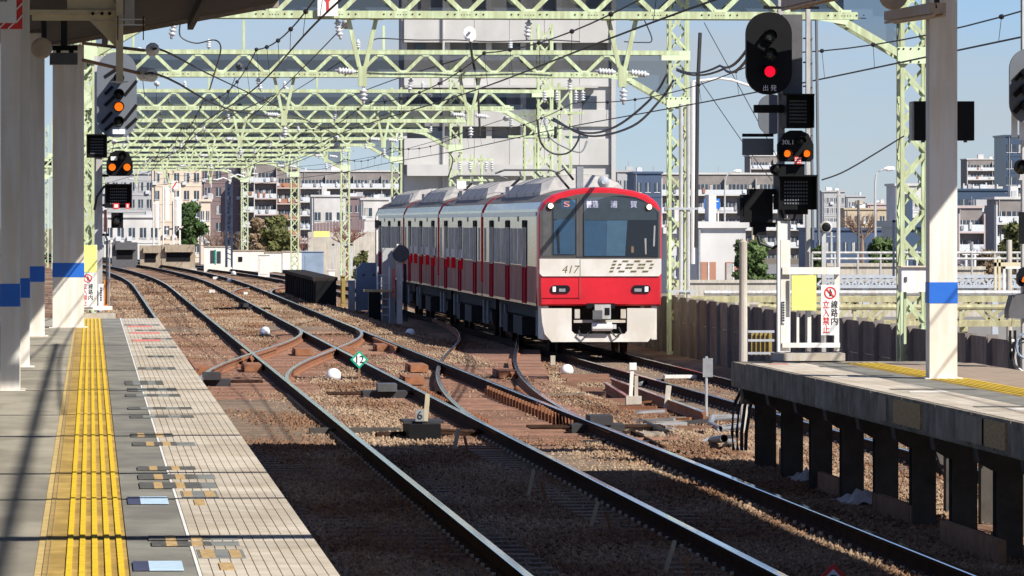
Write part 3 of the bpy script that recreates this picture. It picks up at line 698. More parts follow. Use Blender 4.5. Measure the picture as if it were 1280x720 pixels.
wire('second anchor wire with white insulator below the canopy bracket', [(104, 76, 56), (175, 92, 58), (210, 98, 60), (300, 140, 100), (385, 150, 190)], .012, insu=((.28, .075),))
wire('steep wire crossing the gantries on the paved platform side', [(345, 118, 132), (250, 165, 200), (225, 190, 250)], .014, 'cable')
wire('wire crossing the gantries beside the concrete tower', [(580, 72, 132), (440, 120, 171), (310, 185, 250)], .013)
wire('jumper cable strung on insulators over the second gantry', [(465, 52, 131), (475, 48, 131), (520, 50, 131), (570, 50, 131), (615, 52, 131), (680, 50, 131), (725, 52, 131)], .016, 'cable')
wire('hanging cable dropping beside the second gantry', [(225, 30, 120), (226, 46, 120), (245, 54, 120), (268, 50, 120), (276, 60, 120), (270, 85, 125), (262, 112, 130)], .016, 'cable')
wire('vertical cable beside the strain insulators', [(587, 40, 126), (590, 70, 130), (597, 110, 140), (600, 170, 160)], .03, 'cable', insu=((.0, .14), (.1, .1)))
wire('pair of cables dropping from the gantry net toward the signal', [(805, 24, 110), (815, 50, 110), (802, 53, 110), (780, 52, 110)], .013, 'cable')
wire('wire from the third gantry down to the train roof', [(560, 190, 171), (566, 200, 171), (560, 222, 171)], .02, 'cable')
for i in range(14):                                     # fine wires that fan through the far gantries
    x = random.choice([1.0, 2.2, 3.4, 4.6, 6.2, 7.6, 8.8, 10.2, 12.5]) + random.uniform(-.3, .3); z = EYE + random.uniform(2.2, 4.3)
    y0 = random.choice([94, 132, 171, 171]); y1 = y0 + random.choice([78, 120, 160]); dx = random.uniform(-1.4, 1.4)
    t = thing('span_wire', 'thin dark wire strung between the gantries', 'wire', (x, y0, z), 'thin wires between gantries')
    MB().tube([(x + dx * u + float(bend(y0 + (y1 - y0) * u)), y0 + (y1 - y0) * u, z - .25 * 4 * u * (1 - u)) for u in [k / 12 for k in range(13)]], .011, 5).build('strand', 'wire', t)
    for k in range(2):
        insul((x + dx * .02 * k, y0 + .6 + k * .5, z - .01), (dx * .01, 1, 0), 4, .08, .4).build('insulator', 'insulator', t, True)
# unseen cross spans added over the platforms to cast shadow bands on the paving
for i, (Y, z, h) in enumerate(((20.6, 7.6, .26), (24.3, 7.6, .10), (27.4, 7.6, .12), (33.2, 7.6, .14), (37.5, 7.6, .10), (43.8, 7.6, .16), (50.5, 7.6, .12), (56, 7.6, .10), (62, 7.6, .12))):
    t = thing('shadow_span', 'unseen steel cross span added above the canopies for its shadow', 'cross span', (6, Y, z), 'unseen cross spans casting shadow bands')
    MB().tube([(-2.5, Y, z), (11, Y, z + .02)], h / 2, 8).build('pipe', 'pole_grey', t)
    for x, zz in ((-2.4, 5.3), (7.0, 6.45)): MB().box(x - .04, x + .04, Y - .04, Y + .04, zz, z).build('strut', 'pole_grey', t)

# ------------------------------------------------------------------ the train
TX, TY, TZ = 11.4, 125.0, LOW
tr = thing('commuter_train', 'red and white fronted stainless steel commuter train on the lower track', 'train', (TX, TY, TZ))
def sec(k=1.0, b=1.1):
    r = [(1.385, b), (1.40, 1.5), (1.40, 3.1), (1.375, 3.28), (1.29, 3.44), (1.08, 3.60), (.75, 3.70), (.35, 3.76), (0, 3.775)]
    r = r + [(-x, z) for x, z in r[-2::-1]]
    return [(x * k, 2.2 + (z - 2.2) * k) for x, z in r]
def loft(secs, m, name, parent, smooth_=False):
    n = len(secs[0][1]); vs = [(TX + x, y, TZ + z) for y, s in secs for x, z in s]
    fs = [(i * n + k, i * n + (k + 1) % n, (i + 1) * n + (k + 1) % n, (i + 1) * n + k) for i in range(len(secs) - 1) for k in range(n)]
    fs += [tuple(range(n))[::-1], tuple(range((len(secs) - 1) * n, len(secs) * n))]
    return MB().add(vs, fs).build(name, m, parent, smooth_)
WINM = MB().box(-.004, .004, -.55, .55, -.42, .42).mesh('window', 'side_glass')
WINS = MB().box(-.004, .004, -.28, .28, -.42, .42).mesh('window', 'side_glass')
DWIN = MB().box(-.004, .004, -.24, .24, -.50, .42).mesh('door_window', 'side_glass')
DGAP = MB().box(-.006, .006, -.33, .33, 2.02 - 1.0, 3.03 - 1.0, 0).box(-.006, .006, -.33, .33, 1.12 - 1.0, 2.018 - 1.0, 1).mesh('door', ['door_dark', 'train_darkred'])
for c in range(4):
    y0 = TY + .5 + c * 18 if c == 0 else TY + .05 + c * 18; y1 = TY + (c + 1) * 18 - .12
    body = loft([(y0, sec()), (y1 - .001, sec())], 'train_steel', 'car_body', tr)
    if c < 3: loft([(y1, sec(.94, 1.15)), (y1 + .16, sec(.94, 1.15))], 'train_under', 'gangway', tr)
    for yy in ((y1 - .30,) if c == 0 else (y0 + .0, y1 - .30)):           # red arch at the car ends
        mb = MB(); s0 = [(x * 1.004, z + .004) for x, z in sec()]; vs = []
        for y in (yy, yy + .30): vs += [(TX + x, y, TZ + z) for x, z in s0[:]]
        n = len(s0); mb.add(vs, [(k, k + 1, n + k + 1, n + k) for k in range(n - 1)]).build('red_end_band', 'flat_red', body)
    loft([(y0 + .02, [(x, z) for x, z in sec(1.003) if z > 3.36]), (y1 - .15, [(x, z) for x, z in sec(1.003) if z > 3.36])], 'train_roof', 'roof_panel', body)
    X = TX - 1.40
    MB().box(X - .004, X - .0005, y0 + .02, y1 - .14, TZ + 1.12, TZ + 1.98).build('lower_reflection', 'train_lower_reflection', body)  # red-brown sheet: ballast reflection on the lower side painted as colour
    MB().box(X - .012, X - .001, y0 + .1, y1 - .14, TZ + 3.12, TZ + 3.22).build('gutter', 'train_steel_up', body)
    MB().box(X - .008, X - .001, y0 + .1, y1 - .14, TZ + 1.10, TZ + 1.16).build('sill_rail', 'train_steel', body)
    dys = [y0 + 2.6, y0 + 8.6, y0 + 14.6] if c else [TY + 3.9, TY + 9.2, TY + 14.6]
    for dy in dys:
        for s in (-1, 1):
            d = link('door', DGAP, body, (X - .006, dy + s * .38, TZ + 1.0))
        d = MB().box(X - .016, X - .0125, dy - .03, dy + .03, TZ + 1.12, TZ + 3.05).build('door_post', 'train_grey', body)
        for s in (-1, 1): link('door_window', DWIN, body, (X - .013, dy + s * .34, TZ + 2.45))
    for dy in dys[:-1]:
        for k in (1.55, 2.95, 4.3): link('window', WINM, body, (X - .005, dy + k, TZ + 2.42))
    link('window', WINS, body, (X - .005, y1 - 1.0, TZ + 2.42))
    if c: link('window', WINS, body, (X - .005, y0 + 1.0, TZ + 2.42))
    for dy in (y0 + 5.4, y0 + 11.6): MB().box(X - .012, X - .002, dy - .12, dy + .12, TZ + 3.0, TZ + 3.12).build('side_lamp', 'black', body)
    if c in (1, 2):                                     # flat white over red patches on the middle cars
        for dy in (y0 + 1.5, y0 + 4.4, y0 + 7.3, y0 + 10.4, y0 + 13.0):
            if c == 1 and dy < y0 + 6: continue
            MB().box(X - .016, X - .010, dy, dy + 1.6, TZ + 2.02, TZ + 2.25).build('white_patch', 'flat_white', body)
            MB().box(X - .016, X - .010, dy, dy + 1.6, TZ + 1.72, TZ + 2.018).build('red_patch', 'flat_red', body)
    # air conditioner: long grey box with chamfered ends
    ya, yb = y0 + 3.4, y0 + 14.6
    pf = [(-1.12, 3.5), (-1.08, 3.68), (-.9, 3.90), (-.6, 4.03), (-.25, 4.09), (.25, 4.09), (.6, 4.03), (.9, 3.90), (1.08, 3.68), (1.12, 3.5)]
    ac = loft([(ya, [(x * .96, min(z, 3.74)) for x, z in pf]), (ya + 1.3, pf), (yb - 1.3, pf), (yb, [(x * .96, min(z, 3.74)) for x, z in pf])], 'ac_unit', 'air_conditioner', tr)
    for yy in (ya + 1.3, ya + 3.9, ya + 6.5, ya + 9.2): loft([(yy, [(x * 1.006, z + .006) for x, z in pf]), (yy + .06, [(x * 1.006, z + .006) for x, z in pf])], 'train_grey', 'cover_seam', ac)
    MB().box(TX - .9, TX + .9, y1 - 2.6, y1 - 1.2, TZ + 3.7, TZ + 3.88).build('vent_box', 'ac_unit' if c % 2 else 'b_white', tr)
    # underframe boxes and bogies
    MB().box(TX - 1.0, TX + 1.0, y0 + .6, y1 - .5, TZ + .75, TZ + 1.1).build('underframe', 'train_under', tr)
    for yy, ln, w in ((y0 + 6.2, 1.6, 1.25), (y0 + 8.4, 1.2, 1.2), (y0 + 10.4, 1.4, 1.28)): MB().box(TX - w, TX + w, yy, yy + ln, TZ + .32, TZ + .76).build('equipment_box', 'train_under', tr)
    for yb_ in (y0 + 2.9, y1 - 3.0):
        bo = MB(); bo.box(TX - 1.05, TX - .93, yb_ - 1.6, yb_ + 1.6, TZ + .42, TZ + .66); bo.box(TX + .93, TX + 1.05, yb_ - 1.6, yb_ + 1.6, TZ + .42, TZ + .66); bo.box(TX - .95, TX + .95, yb_ - .3, yb_ + .3, TZ + .4, TZ + .7)
        bo = bo.build('bogie', 'train_under', tr)
        for yy in (yb_ - 1.05, yb_ + 1.05):
            for s in (-1, 1): MB().lathe((TX + s * .68, yy, TZ + .43), (s, 0, 0), [(0, .45), (.04, .45), (.05, .43), (.12, .43), (.13, .2), (.16, .1)], 20).build('wheel', 'rail_side', bo)
        for yy in (yb_ - .7, yb_ + .7): MB().tube([(TX - 1.08, yy, TZ + .35), (TX - 1.08, yy, TZ + .95)], .05, 6).build('damper', 'pipe_grey', bo)
# pantographs on the second and third cars
for yy in (TY + 20.5, TY + 39):
    p_ = MB(); z = TZ + 3.8
    for s in (-.5, .5): p_.box(TX + s - .04, TX + s + .04, yy - .8, yy + .8, z, z + .06)
    p_.bar((TX - .45, yy + .7, z + .08), (TX - .25, yy - .6, z + .35), .05); p_.bar((TX + .45, yy + .7, z + .08), (TX + .25, yy - .6, z + .35), .05)
    p_.bar((TX - .25, yy - .6, z + .35), (TX - .2, yy + .5, z + .5), .04); p_.bar((TX + .25, yy - .6, z + .35), (TX + .2, yy + .5, z + .5), .04)
    p_.tube([(TX - .85, yy + .5, z + .46), (TX - .6, yy + .5, z + .55), (TX + .6, yy + .5, z + .55), (TX + .85, yy + .5, z + .46)], .03)
    p_.build('pantograph', 'grey_dark', tr)
    for sx in (-.5, .5):
        for sy in (-.7, .7): insul((TX + sx, yy + sy, z - .2), (0, 0, 1), 2, .07, .22).build('insulator', 'insulator', tr)
a = P(576, 231, TY + 22); MB().box(a.x - .1, a.x + .14, a.y, a.y + .4, a.z - .1, a.z + .1).build('junction_box', 'sign_white', tr)
# --- front end
S = 56.0
def q(px, py): return ((px - 757.3) / S, EYE + (HORIZON - py) / S - TZ)
def panel(pts, y0, y1, m, name, parent): return MB().prism([(TX + x, TZ + z) for x, z in (q(*p) for p in pts)], y0, y1).build(name, m, parent)
cap = loft([(TY + .5, sec(1.0)), (TY + .30, sec(1.0)), (TY + .12, sec(.988)), (TY + .02, sec(.955))], 'train_red', 'front_cap', tr, False)
def arch(x0, x1, ytop, ycorner, ybot, n=10, rc=.2):
    pts = [(x0, ybot), (x0, ycorner)]
    for i in range(1, n): u = i / n; pts.append((x0 + (x1 - x0) * u, ytop + (ycorner - ytop) * abs(2 * u - 1) ** 2.6))
    return (pts + [(x1, ycorner), (x1, ybot)])[::-1]
F0 = TY
panel(arch(681.5, 832.5, 241, 264, 323.3), F0 - .010, F0 + .03, 'train_frame', 'windscreen_frame', tr)
panel(arch(697.5, 725.8, 247.5, 255, 318.5), F0 - .022, F0 - .011, 'cab_dark', 'cab_interior', tr)
panel(arch(735.5, 830, 244.5, 266, 321), F0 - .022, F0 - .011, 'cab_dark', 'cab_interior', tr)
panel([(684, 320), (684, 262), (690, 253), (694, 252), (694, 320)], F0 - .02, F0 - .011, 'train_grey', 'corner_panel', tr)
panel([(697.8, 274), (697.8, 255), (725.5, 250), (725.5, 274)][::-1], F0 - .030, F0 - .023, 'cab_top', 'header_panel', tr)
panel([(736, 275), (736, 247), (775, 245.5), (800, 248.5), (820, 256), (828, 266), (828.5, 275)][::-1], F0 - .030, F0 - .023, 'cab_top', 'header_panel', tr)
panel([(698.2, 318), (698.2, 276), (704, 274), (725, 274), (725, 318)][::-1], F0 - .030, F0 - .023, 'cab_blue', 'blue_sheet', tr)  # plain blue-grey sheets behind the lower windscreen
panel([(736.5, 320), (736.5, 275.5), (765, 275.5), (764, 320)][::-1], F0 - .030, F0 - .023, 'cab_blue', 'blue_sheet', tr)
panel([(764.3, 320), (765.3, 275.5), (791, 275.5), (788, 320)][::-1], F0 - .030, F0 - .023, 'cab_pale', 'blue_sheet', tr)
panel([(703, 317), (701, 290), (705, 284), (706, 317)], F0 - .034, F0 - .0305, 'cab_dark', 'wiper_arm', tr)
panel([(813.5, 318), (812.6, 298), (815, 298), (815.2, 318)], F0 - .030, F0 - .023, 'white_paint', 'grab_rail', tr)
panel([(823.5, 308), (824.5, 282), (826.5, 282), (825.5, 308)], F0 - .030, F0 - .023, 'white_paint', 'grab_rail', tr)
panel([(796, 316), (796, 308), (799, 308), (799, 316)], F0 - .030, F0 - .023, 'mark_tan', 'cab_console', tr)
panel([(707.5, 260.8), (707.5, 249.8), (725.5, 249.8), (725.5, 260.8)][::-1], F0 - .034, F0 - .0305, 'cab_blue', 'route_display', tr)
panel([(738, 262), (738, 250), (805, 250), (805, 262)][::-1], F0 - .034, F0 - .0305, 'cab_top', 'destination_display', tr)
def ftext(s, px, py, size, m, w=None, dy=.037, shear=0):
    x, z = q(px, py); return text(s, size, m, tr, (TX + x, F0 - dy, TZ + z), width=w, shear=shear)
ftext('\u666e\u901a', 746.7, 256, .17, 'led', .27); ftext('\u6d66', 774, 256, .17, 'led', .15); ftext('\u8cc0', 799, 256, .17, 'led', .15); ftext('S', 714.5, 255.5, .17, 'led_red', .13)
panel(arch(697.3, 726, 247, 254.5, 319), F0 - .052, F0 - .047, 'windscreen', 'windscreen_pane', tr)
panel(arch(735.3, 830.3, 244, 265.5, 321.5), F0 - .052, F0 - .047, 'windscreen', 'windscreen_pane', tr)
panel([(726.8, 321), (726.8, 246.5), (730, 246.2), (730, 321)][::-1], F0 - .03, F0 - .0105, 'train_grey', 'door_pillar', tr)
panel([(730.3, 321), (730.3, 246), (734.8, 245.4), (734.8, 321)][::-1], F0 - .026, F0 - .0105, 'train_frame', 'door_pillar', tr)
for px, py in ((694.3, 257.3), (818.4, 258.6)):
    x, z = q(px, py); hl = MB().lathe((TX + x, F0 - .012, TZ + z), (0, -1, 0), [(0, .075), (.05, .078), (.06, .07)], 16).build('headlight', 'train_grey', tr)
    MB().lathe((TX + x, F0 - .068, TZ + z), (0, -1, 0), [(0, .055), (.012, .055), (.022, .03)], 16).build('lens', 'lamp_glow', hl)
def rrect(x0, x1, y0, y1, r, n=4):
    pts = []
    for cx, cy, a0 in ((x1 - r, y1 - r, 0), (x0 + r, y1 - r, 90), (x0 + r, y0 + r, 180), (x1 - r, y0 + r, 270)):
        for k in range(n + 1): a = math.radians(a0 + 90 * k / n); pts.append((cx + r * math.cos(a), cy + r * math.sin(a)))
    return pts
panel([(680.6, 323.6), (834, 323.6), (834, 342), (831, 345.6), (684, 345.6), (680.6, 342)], F0 - .012, F0 + .04, 'train_white', 'front_band', tr)
panel([(731.2, 323.8), (731.9, 323.8), (731.9, 373), (731.2, 373)], F0 - .0155, F0 - .0125, 'train_grey', 'door_seam', tr)
panel([(684, 372.6), (731, 372.6), (731, 373.2), (684, 373.2)], F0 + .004, F0 + .0195, 'train_darkred', 'door_seam', tr)
ftext('417', 718.5, 337.5, .25, 'numeral', .40, .0125, .25)
# dotted 1000: rows of dashes
def dash(px, py, w=4.8, h=2.3, sl=1.4): panel([(px - w / 2 - sl / 2, py + h / 2), (px + w / 2 - sl / 2, py + h / 2), (px + w / 2 + sl / 2, py - h / 2), (px - w / 2 + sl / 2, py - h / 2)], F0 - .016, F0 - .0125, 'numeral', 'numeral_dash', tr)
for row, py in enumerate((326.8, 331, 335.2, 339.6)):
    sh_ = -row * 1.6
    if row in (0, 1): dash(775.5 + sh_, py)
    if row in (2, 3): dash(775.5 + sh_, py)
    for k in range(3):
        cx = 788.5 + k * 15 + sh_
        if row in (0, 3): dash(cx, py, 7.6, 2.3)
        else: dash(cx - 5.2, py, 4.2); dash(cx + 5.2, py, 4.2)
for x0, x1, lamp in ((694.5, 719, (697, 701)), (797, 820.5, (813, 817.5))):
    tl = panel(rrect(x0, x1, 356.8, 366.4, 4.6)[::-1], F0 - .016, F0 + .02, 'black_gloss', 'tail_light', tr)
    panel([(lamp[0], 358.5), (lamp[1], 358.5), (lamp[1], 365), (lamp[0], 365)], F0 - .02, F0 - .0165, 'sign_white', 'reflector', tl)
    panel([(lamp[0] + 8 if lamp[0] < 750 else x0 + 3, 361), (lamp[0] + 16 if lamp[0] < 750 else x0 + 12, 361), (lamp[0] + 16 if lamp[0] < 750 else x0 + 12, 365), (lamp[0] + 8 if lamp[0] < 750 else x0 + 3, 365)], F0 - .02, F0 - .0165, 'pipe_grey', 'lens', tl)
panel([(739.5, 386), (739.5, 379.5), (775.5, 379.5), (775.5, 386)][::-1], F0 - .012, F0 + .05, 'black', 'coupler_recess', tr)
# skirt with the coupler opening
panel([(682.5, 385.8), (721, 385.8), (721, 414), (725, 418), (788, 418), (791, 414), (791, 385.8), (826, 385.8), (828, 389), (825, 419), (817, 428), (696, 428), (687, 418), (684, 404)], F0 + .02, F0 + .14, 'train_white', 'skirt', tr)
panel([(719, 384), (793, 384), (793, 420), (719, 420)], F0 + .6, F0 + .7, 'train_under', 'skirt_backing', tr)
for s in (-1, 1): MB().box(TX + s * 1.22 - .06, TX + s * 1.22 + .06, F0 + .14, F0 + 1.6, TZ + .35, TZ + 1.1).build('skirt_side', 'train_white', tr)
def bx(x0, x1, y0, y1, ya, yb, m, nm, par):
    a, b = q(x0, y1), q(x1, y0); return MB().box(TX + a[0], TX + b[0], F0 + ya, F0 + yb, TZ + a[1], TZ + b[1]).build(nm, m, par)
cpl = thing('coupler', None, None, (TX, F0, TZ + .8)); cpl.parent = tr; cpl.location = (0, 0, .8)
bx(749, 769, 381, 399, -.25, -.05, 'pole_grey', 'coupler_head', cpl); bx(761.5, 767.5, 385, 394, -.262, -.252, 'black', 'coupler_hook', cpl)
bx(746, 758, 388, 399.5, -.32, -.256, 'grey_dark', 'coupler_cone', cpl); bx(754, 764, 383, 399, -.05, .6, 'train_under', 'coupler_shank', cpl)
x, z = q(746, 409); x2, z2 = q(771.5, 409); MB().lathe((TX + x, F0 - .08, TZ + z), (1, 0, 0), [(0, .06), (.01, .095), (x2 - x - .01, .095), (x2 - x, .06)], 14).build('air_cylinder', 'sign_white', cpl)
bx(724, 789, 400.5, 404, .05, .12, 'concrete', 'cross_bar', cpl)
for a in (725, 783): bx(a, a + 6.5, 387, 398.5, .02, .1, 'concrete', 'side_socket', cpl)
bx(770, 777, 406, 411.5, -.05, .05, 'pole_grey', 'air_cock', cpl)
for sx in (-.45, .42): MB().tube([(TX + sx, F0 + .1, TZ + .62), (TX + sx * 1.1, F0 - .06, TZ + .5), (TX + sx * .8, F0 - .08, TZ + .42), (TX + sx * .5, F0 - .02, TZ + .55)], .022, 6).build('air_hose', 'cable', cpl)
# rooftop antenna and cable boxes over the cab
MB().box(TX - .35, TX - .2, F0 + 2.1, F0 + 2.4, TZ + 3.75, TZ + 4.25).build('antenna', 'pipe_grey', tr)
MB().tube([(TX - .5, F0 + 2.4, TZ + 3.75), (TX - .8, F0 + 2.4, TZ + 4.1), (TX - .6, F0 + 2.4, TZ + 4.2), (TX - .4, F0 + 2.4, TZ + 3.95)], .03).build('roof_cable', 'cable', tr)
MB().lathe((TX + .25, F0 + 2.2, TZ + 3.9), (0, -1, 0), [(0, .12), (.2, .14), (.3, .05)], 12).build('horn', 'steel_light', tr)

ct = thing('shadow_pipe', 'unseen dark pipe added along the cross spans to cast a long shadow', 'cable trunk', (4.75, 12, 7.45)); MB().tube([(4.52, 12, 7.5), (4.48, 40, 7.48), (4.5, 63, 7.5)], .035, 8).build('pipe', 'cable', ct)  # unseen pipe added overhead to cast the long shadow streak beside the tactile strip
for y in (20.6, 33.2, 43.8, 56): MB().box(4.42, 4.58, y - .03, y + .03, 7.42, 7.62).build('saddle', 'pole_grey', ct)
# ------------------------------------------------------------------ signals
def oval(x0, x1, y0, y1, r, Y, n=8):                    # rounded board outline, measured
    out = []
    for px, py in rrect(x0, x1, y0, y1, r, n): p = P(px, py, Y); out.append((p.x, p.z))
    return out[::-1]
def board(x0, x1, y0, y1, r, Y, th, m, nm, par): return MB().prism(oval(x0, x1, y0, y1, r, Y), Y, Y + th).build(nm, m, par)
def lampu(px, py, rp, Y, m, par, hood=True, hl=.28):
    p = P(px, py, Y); k = Y / FPX; r = rp * k
    rim = MB().lathe(p, (0, -1, 0), [(-.02, r * 1.15), (.03, r * 1.15), (.035, r)], 18).build('lamp', 'black_gloss', par)
    MB().lathe(p + Vector((0, -.036, 0)), (0, -1, 0), [(0, r * .95), (.02, r * .75), (.03, r * .3)], 18).build('lens', m, rim)
    if hood:
        vs, fs = [], []; n = 12
        for yy, rr in ((-.03, 1.22), (-hl, 1.18)):
            for i in range(n + 1): a = math.radians(-20 + 220 * i / n); vs.append((p.x + r * rr * math.cos(a), p.y + yy, p.z + r * rr * math.sin(a)))
        fs = [(i, i + 1, n + 2 + i, n + 1 + i) for i in range(n)]
        vs += [(v[0] + (p.x - v[0]) * .06, v[1], v[2] + (p.z - v[2]) * .06) for v in vs[:2 * n + 2]]
        fs += [(2 * n + 2 + i, 3 * n + 3 + i, 3 * n + 4 + i, 2 * n + 3 + i) for i in range(n)] + [(n + 1 + i, n + 2 + i, 3 * n + 4 + i, 3 * n + 3 + i) for i in range(n)]
        MB().add(vs, fs).build('hood', 'black', rim)
    return rim
def sbox(x0, x1, y0, y1, Y, d, m, nm, par):
    a, b = P(x0, y1, Y), P(x1, y0, Y); return MB().box(a.x, b.x, Y, Y + d, a.z, b.z).build(nm, m, par)
def gridbox(x0, x1, y0, y1, Y, par, nm='indicator_box', rows=7, cols=9, m='grey_board'):   # hooded box with a dotted face
    b = sbox(x0, x1, y0, y1, Y, .3, 'black', nm, par); a, c = P(x0, y1, Y), P(x1, y0, Y); mb = MB()
    for s in (0, 1): mb.box(a.x if not s else c.x - .015, a.x + .015 if not s else c.x, Y - .22, Y, a.z, c.z)
    mb.box(a.x, c.x, Y - .25, Y - .0, c.z - .015, c.z + .002); mb.build('hood', 'black', b)
    mb = MB(); w, h = c.x - a.x, c.z - a.z
    for i in range(cols):
        for j in range(rows):
            x = a.x + w * (.22 + .56 * i / (cols - 1)); z = a.z + h * (.18 + .62 * j / (rows - 1)); mb.box(x - w * .022, x + w * .022, Y - .012, Y - .002, z - h * .025, z + h * .025)
    tag(mb.build('lamp_dots', m, b), kind='stuff'); return b
# right mast at the end of the elevated platform
YS = 65.0
st = thing('railway_signal', 'tall signal mast with a lit red lamp above twin orange lamps', 'signal', (PX(985, YS), YS, .2))
a = P(985, 440, YS); b = P(985, 0, YS)
for x0, x1, dy in ((973, 981, .35), (1008, 1013, .75)): sbox(x0, x1, -10, 445, YS + dy, .1, 'pole_grey', 'mast', st)
sbox(972, 988, 276, 440, YS + .12, .12, 'white_paint', 'mast_base', st)
hb = board(933, 990, 15, 118, 27, YS, .12, 'black', 'signal_head', st)
sbox(978, 1003, 18, 117, YS + .13, .3, 'grey_dark', 'head_case', st)
sbox(955, 1024, 8, 11, YS + .1, .06, 'black', 'top_bar', st)
for py, m in ((45, 'lens_off'), (68, 'lens_off'), (89.5, 'signal_red')): lampu(962, py, 7.2, YS - .02, m, st, hl=.12)
text('\u51fa', .075, 'sign_white', st, P(957, 110.5, YS - .03)); text('\u767a', .075, 'sign_white', st, P(967, 110.5, YS - .03))
gridbox(980, 1015, 118, 160, YS, st); sbox(943, 980, 131, 141, YS + .05, .1, 'black', 'bracket_arm', st)
board(948, 982, 118, 168, 16, YS + 1.2, .05, 'grey_board', 'rear_board', st)
def tri(px0, px1, y0, y1, Y, m, par):
    cx, w = (px0 + px1) / 2, px1 - px0; pts = [(px0, y1 - 4), (px0, y0 + .45 * (y1 - y0)), (cx - w * .36, y0 + .12 * (y1 - y0)), (cx - w * .15, y0), (cx + w * .15, y0), (cx + w * .36, y0 + .12 * (y1 - y0)), (px1, y0 + .45 * (y1 - y0)), (px1, y1 - 4), (px1 - 4, y1), (px0 + 4, y1)]
    return MB().prism([(P(*p, Y).x, P(*p, Y).z) for p in pts][::-1], Y, Y + .15).build('shunt_head', m, par)
tri(973, 1017, 163, 202, YS, 'black', st)
for px in (983.5, 1008): lampu(px, 192, 4.6, YS - .02, 'signal_orange', st, hl=.14)
lampu(1001, 176, 4.6, YS - .02, 'lens_off', st, hl=.14)
text('30L1', .075, 'sign_white', st, P(985, 178, YS - .03))
sbox(993, 1002, 196, 205, YS - .05, .02, 'sign_red', 'number_plate', st)
for i in range(3):
    for j in range(3): sbox(994 + i * 2.7, 995.6 + i * 2.7, 197 + j * 2.7, 198.5 + j * 2.7, YS - .054, .003, 'sign_white', 'number_mark', st)
sbox(968, 1006, 205, 219, YS + .05, .15, 'black', 'clamp_block', st); MB().lathe(P(968, 212, YS + .1), (0, -1, 0), [(0, .06), (.1, .06), (.12, .03)], 12).build('lamp_cap', 'black', st)
gridbox(970.5, 1019, 219, 262, YS, st, rows=7); sbox(982, 1010, 262, 268, YS + .05, .15, 'black', 'foot_bracket', st)
MB().tube([P(975, 262, YS + .1), P(980, 274, YS + .1), P(992, 275, YS + .1), P(996, 262, YS + .1)], .02, 6).build('loop_cable', 'cable', st)
sb_ = sbox(929, 966, 243, 278, YS + .1, .35, 'black', 'side_signal', st); sbox(925, 930, 247, 270, YS + .1, .3, 'black', 'side_hood', st); sbox(937, 968, 236, 243, YS + .1, .3, 'black', 'side_cover', st)
sbox(938, 970, 278, 284, YS + .2, .1, 'black', 'side_bracket', st); sbox(942, 958, 284, 294, YS + .2, .1, 'black', 'side_foot', st)
MB().tube([P(945, 292, YS + .2), P(950, 304, YS + .2), P(966, 310, YS + .2), P(974, 306, YS + .2)], .02, 6).build('loop_cable', 'cable', st)
sbox(928, 967, 173, 194, YS + .3, .03, 'grey_board', 'rear_plate', st); sbox(928, 967, 167, 171, YS + .28, .03, 'black', 'plate_bar', st)
for px in (1013, 1020.5): MB().tube([P(px, 25, YS + .9), P(px + 3, 300, YS + .9)], .018, 6).build('ladder_rail', 'grey_board', st)
for k in range(8): sbox(1004, 1016, 47 + k * 30, 48.8 + k * 30, YS + .86, .03, 'grey_board', 'ladder_rung', st)
for px, y0 in ((1030, 292),): sbox(px - 2.6, px + 2.6, y0, 440, YS + .5, .06, 'pole_grey', 'speaker_post', st)
p = P(1031, 284, YS + .4); sp = MB().lathe(p + Vector((0, .2, 0)), (0, -1, 0), [(0, .03), (.08, .045), (.22, .06), (.32, .075), (.33, .06)], 14).build('loudspeaker', 'pole_grey', st); MB().lathe(p + Vector((0, -.132, 0)), (0, -1, 0), [(0, .055), (.01, .03)], 12).build('mouth', 'black', sp)
# concrete pole behind the signals
tag(MB().lathe((PX(929, 85), 85, -.6), (0, 0, 1), [(0, .07), (2.9, .06), (2.95, .02)], 12).build('concrete_post', 'concrete'), 'short weathered concrete post standing behind the signal mast', 'post')

# left mast
YL = 88.0
sl = thing('railway_signal', 'signal mast with grey oval board and lit orange lamp beside the paved platform', 'signal', (PX(123, YL), YL, .2))
sbox(118, 128, 70, 390, YL + .3, .14, 'pole_grey', 'mast', sl)
board(121, 171, 65, 172, 24, YL, .05, 'grey_board', 'signal_head', sl)
for py, m in ((98, 'lens_off'), (118, 'lens_off'), (133.5, 'signal_orange'), (152, 'lens_off')): lampu(148.5, py, 5.6, YL - .02, m, sl, hl=.42)
for px in (144.5, 152.5):
    p = P(px, 164.5, YL - .04); MB().box(p.x - .045, p.x + .045, p.y, p.y + .03, p.z - .035, p.z + .035).build('number_lamp', 'signal_white', sl)
for (xa_, ya_, xb_2, yb2) in ((146, 86, 131, 96), (141, 108, 131, 118), (146, 118, 131, 132), (140, 140, 127, 154), (142, 154, 131, 163), (171, 101, 156, 119), (171, 131, 156, 150), (171, 148, 158, 160)):
    MB().bar(P(xa_, ya_, YL - .01), P(xb_2, yb2, YL - .01), .05, .012, up=(0, 1, 0)).build('hood_stay', 'black', sl)
gridbox(108, 134, 168, 197, YL - .2, sl, rows=6)
tri(133, 166, 188, 220, YL, 'black', sl)
for px, py, m in ((140.2, 209, 'signal_orange'), (158.8, 209, 'signal_orange'), (153, 195, 'lens_off')): lampu(px, py, 4.6, YL - .02, m, sl, hl=.2)
p = P(142.5, 198, YL - .03); MB().box(p.x - .05, p.x + .05, p.y, p.y + .02, p.z - .03, p.z + .03).build('white_mark', 'sign_white', sl)
gridbox(131, 165, 230, 260, YL, sl, rows=6)
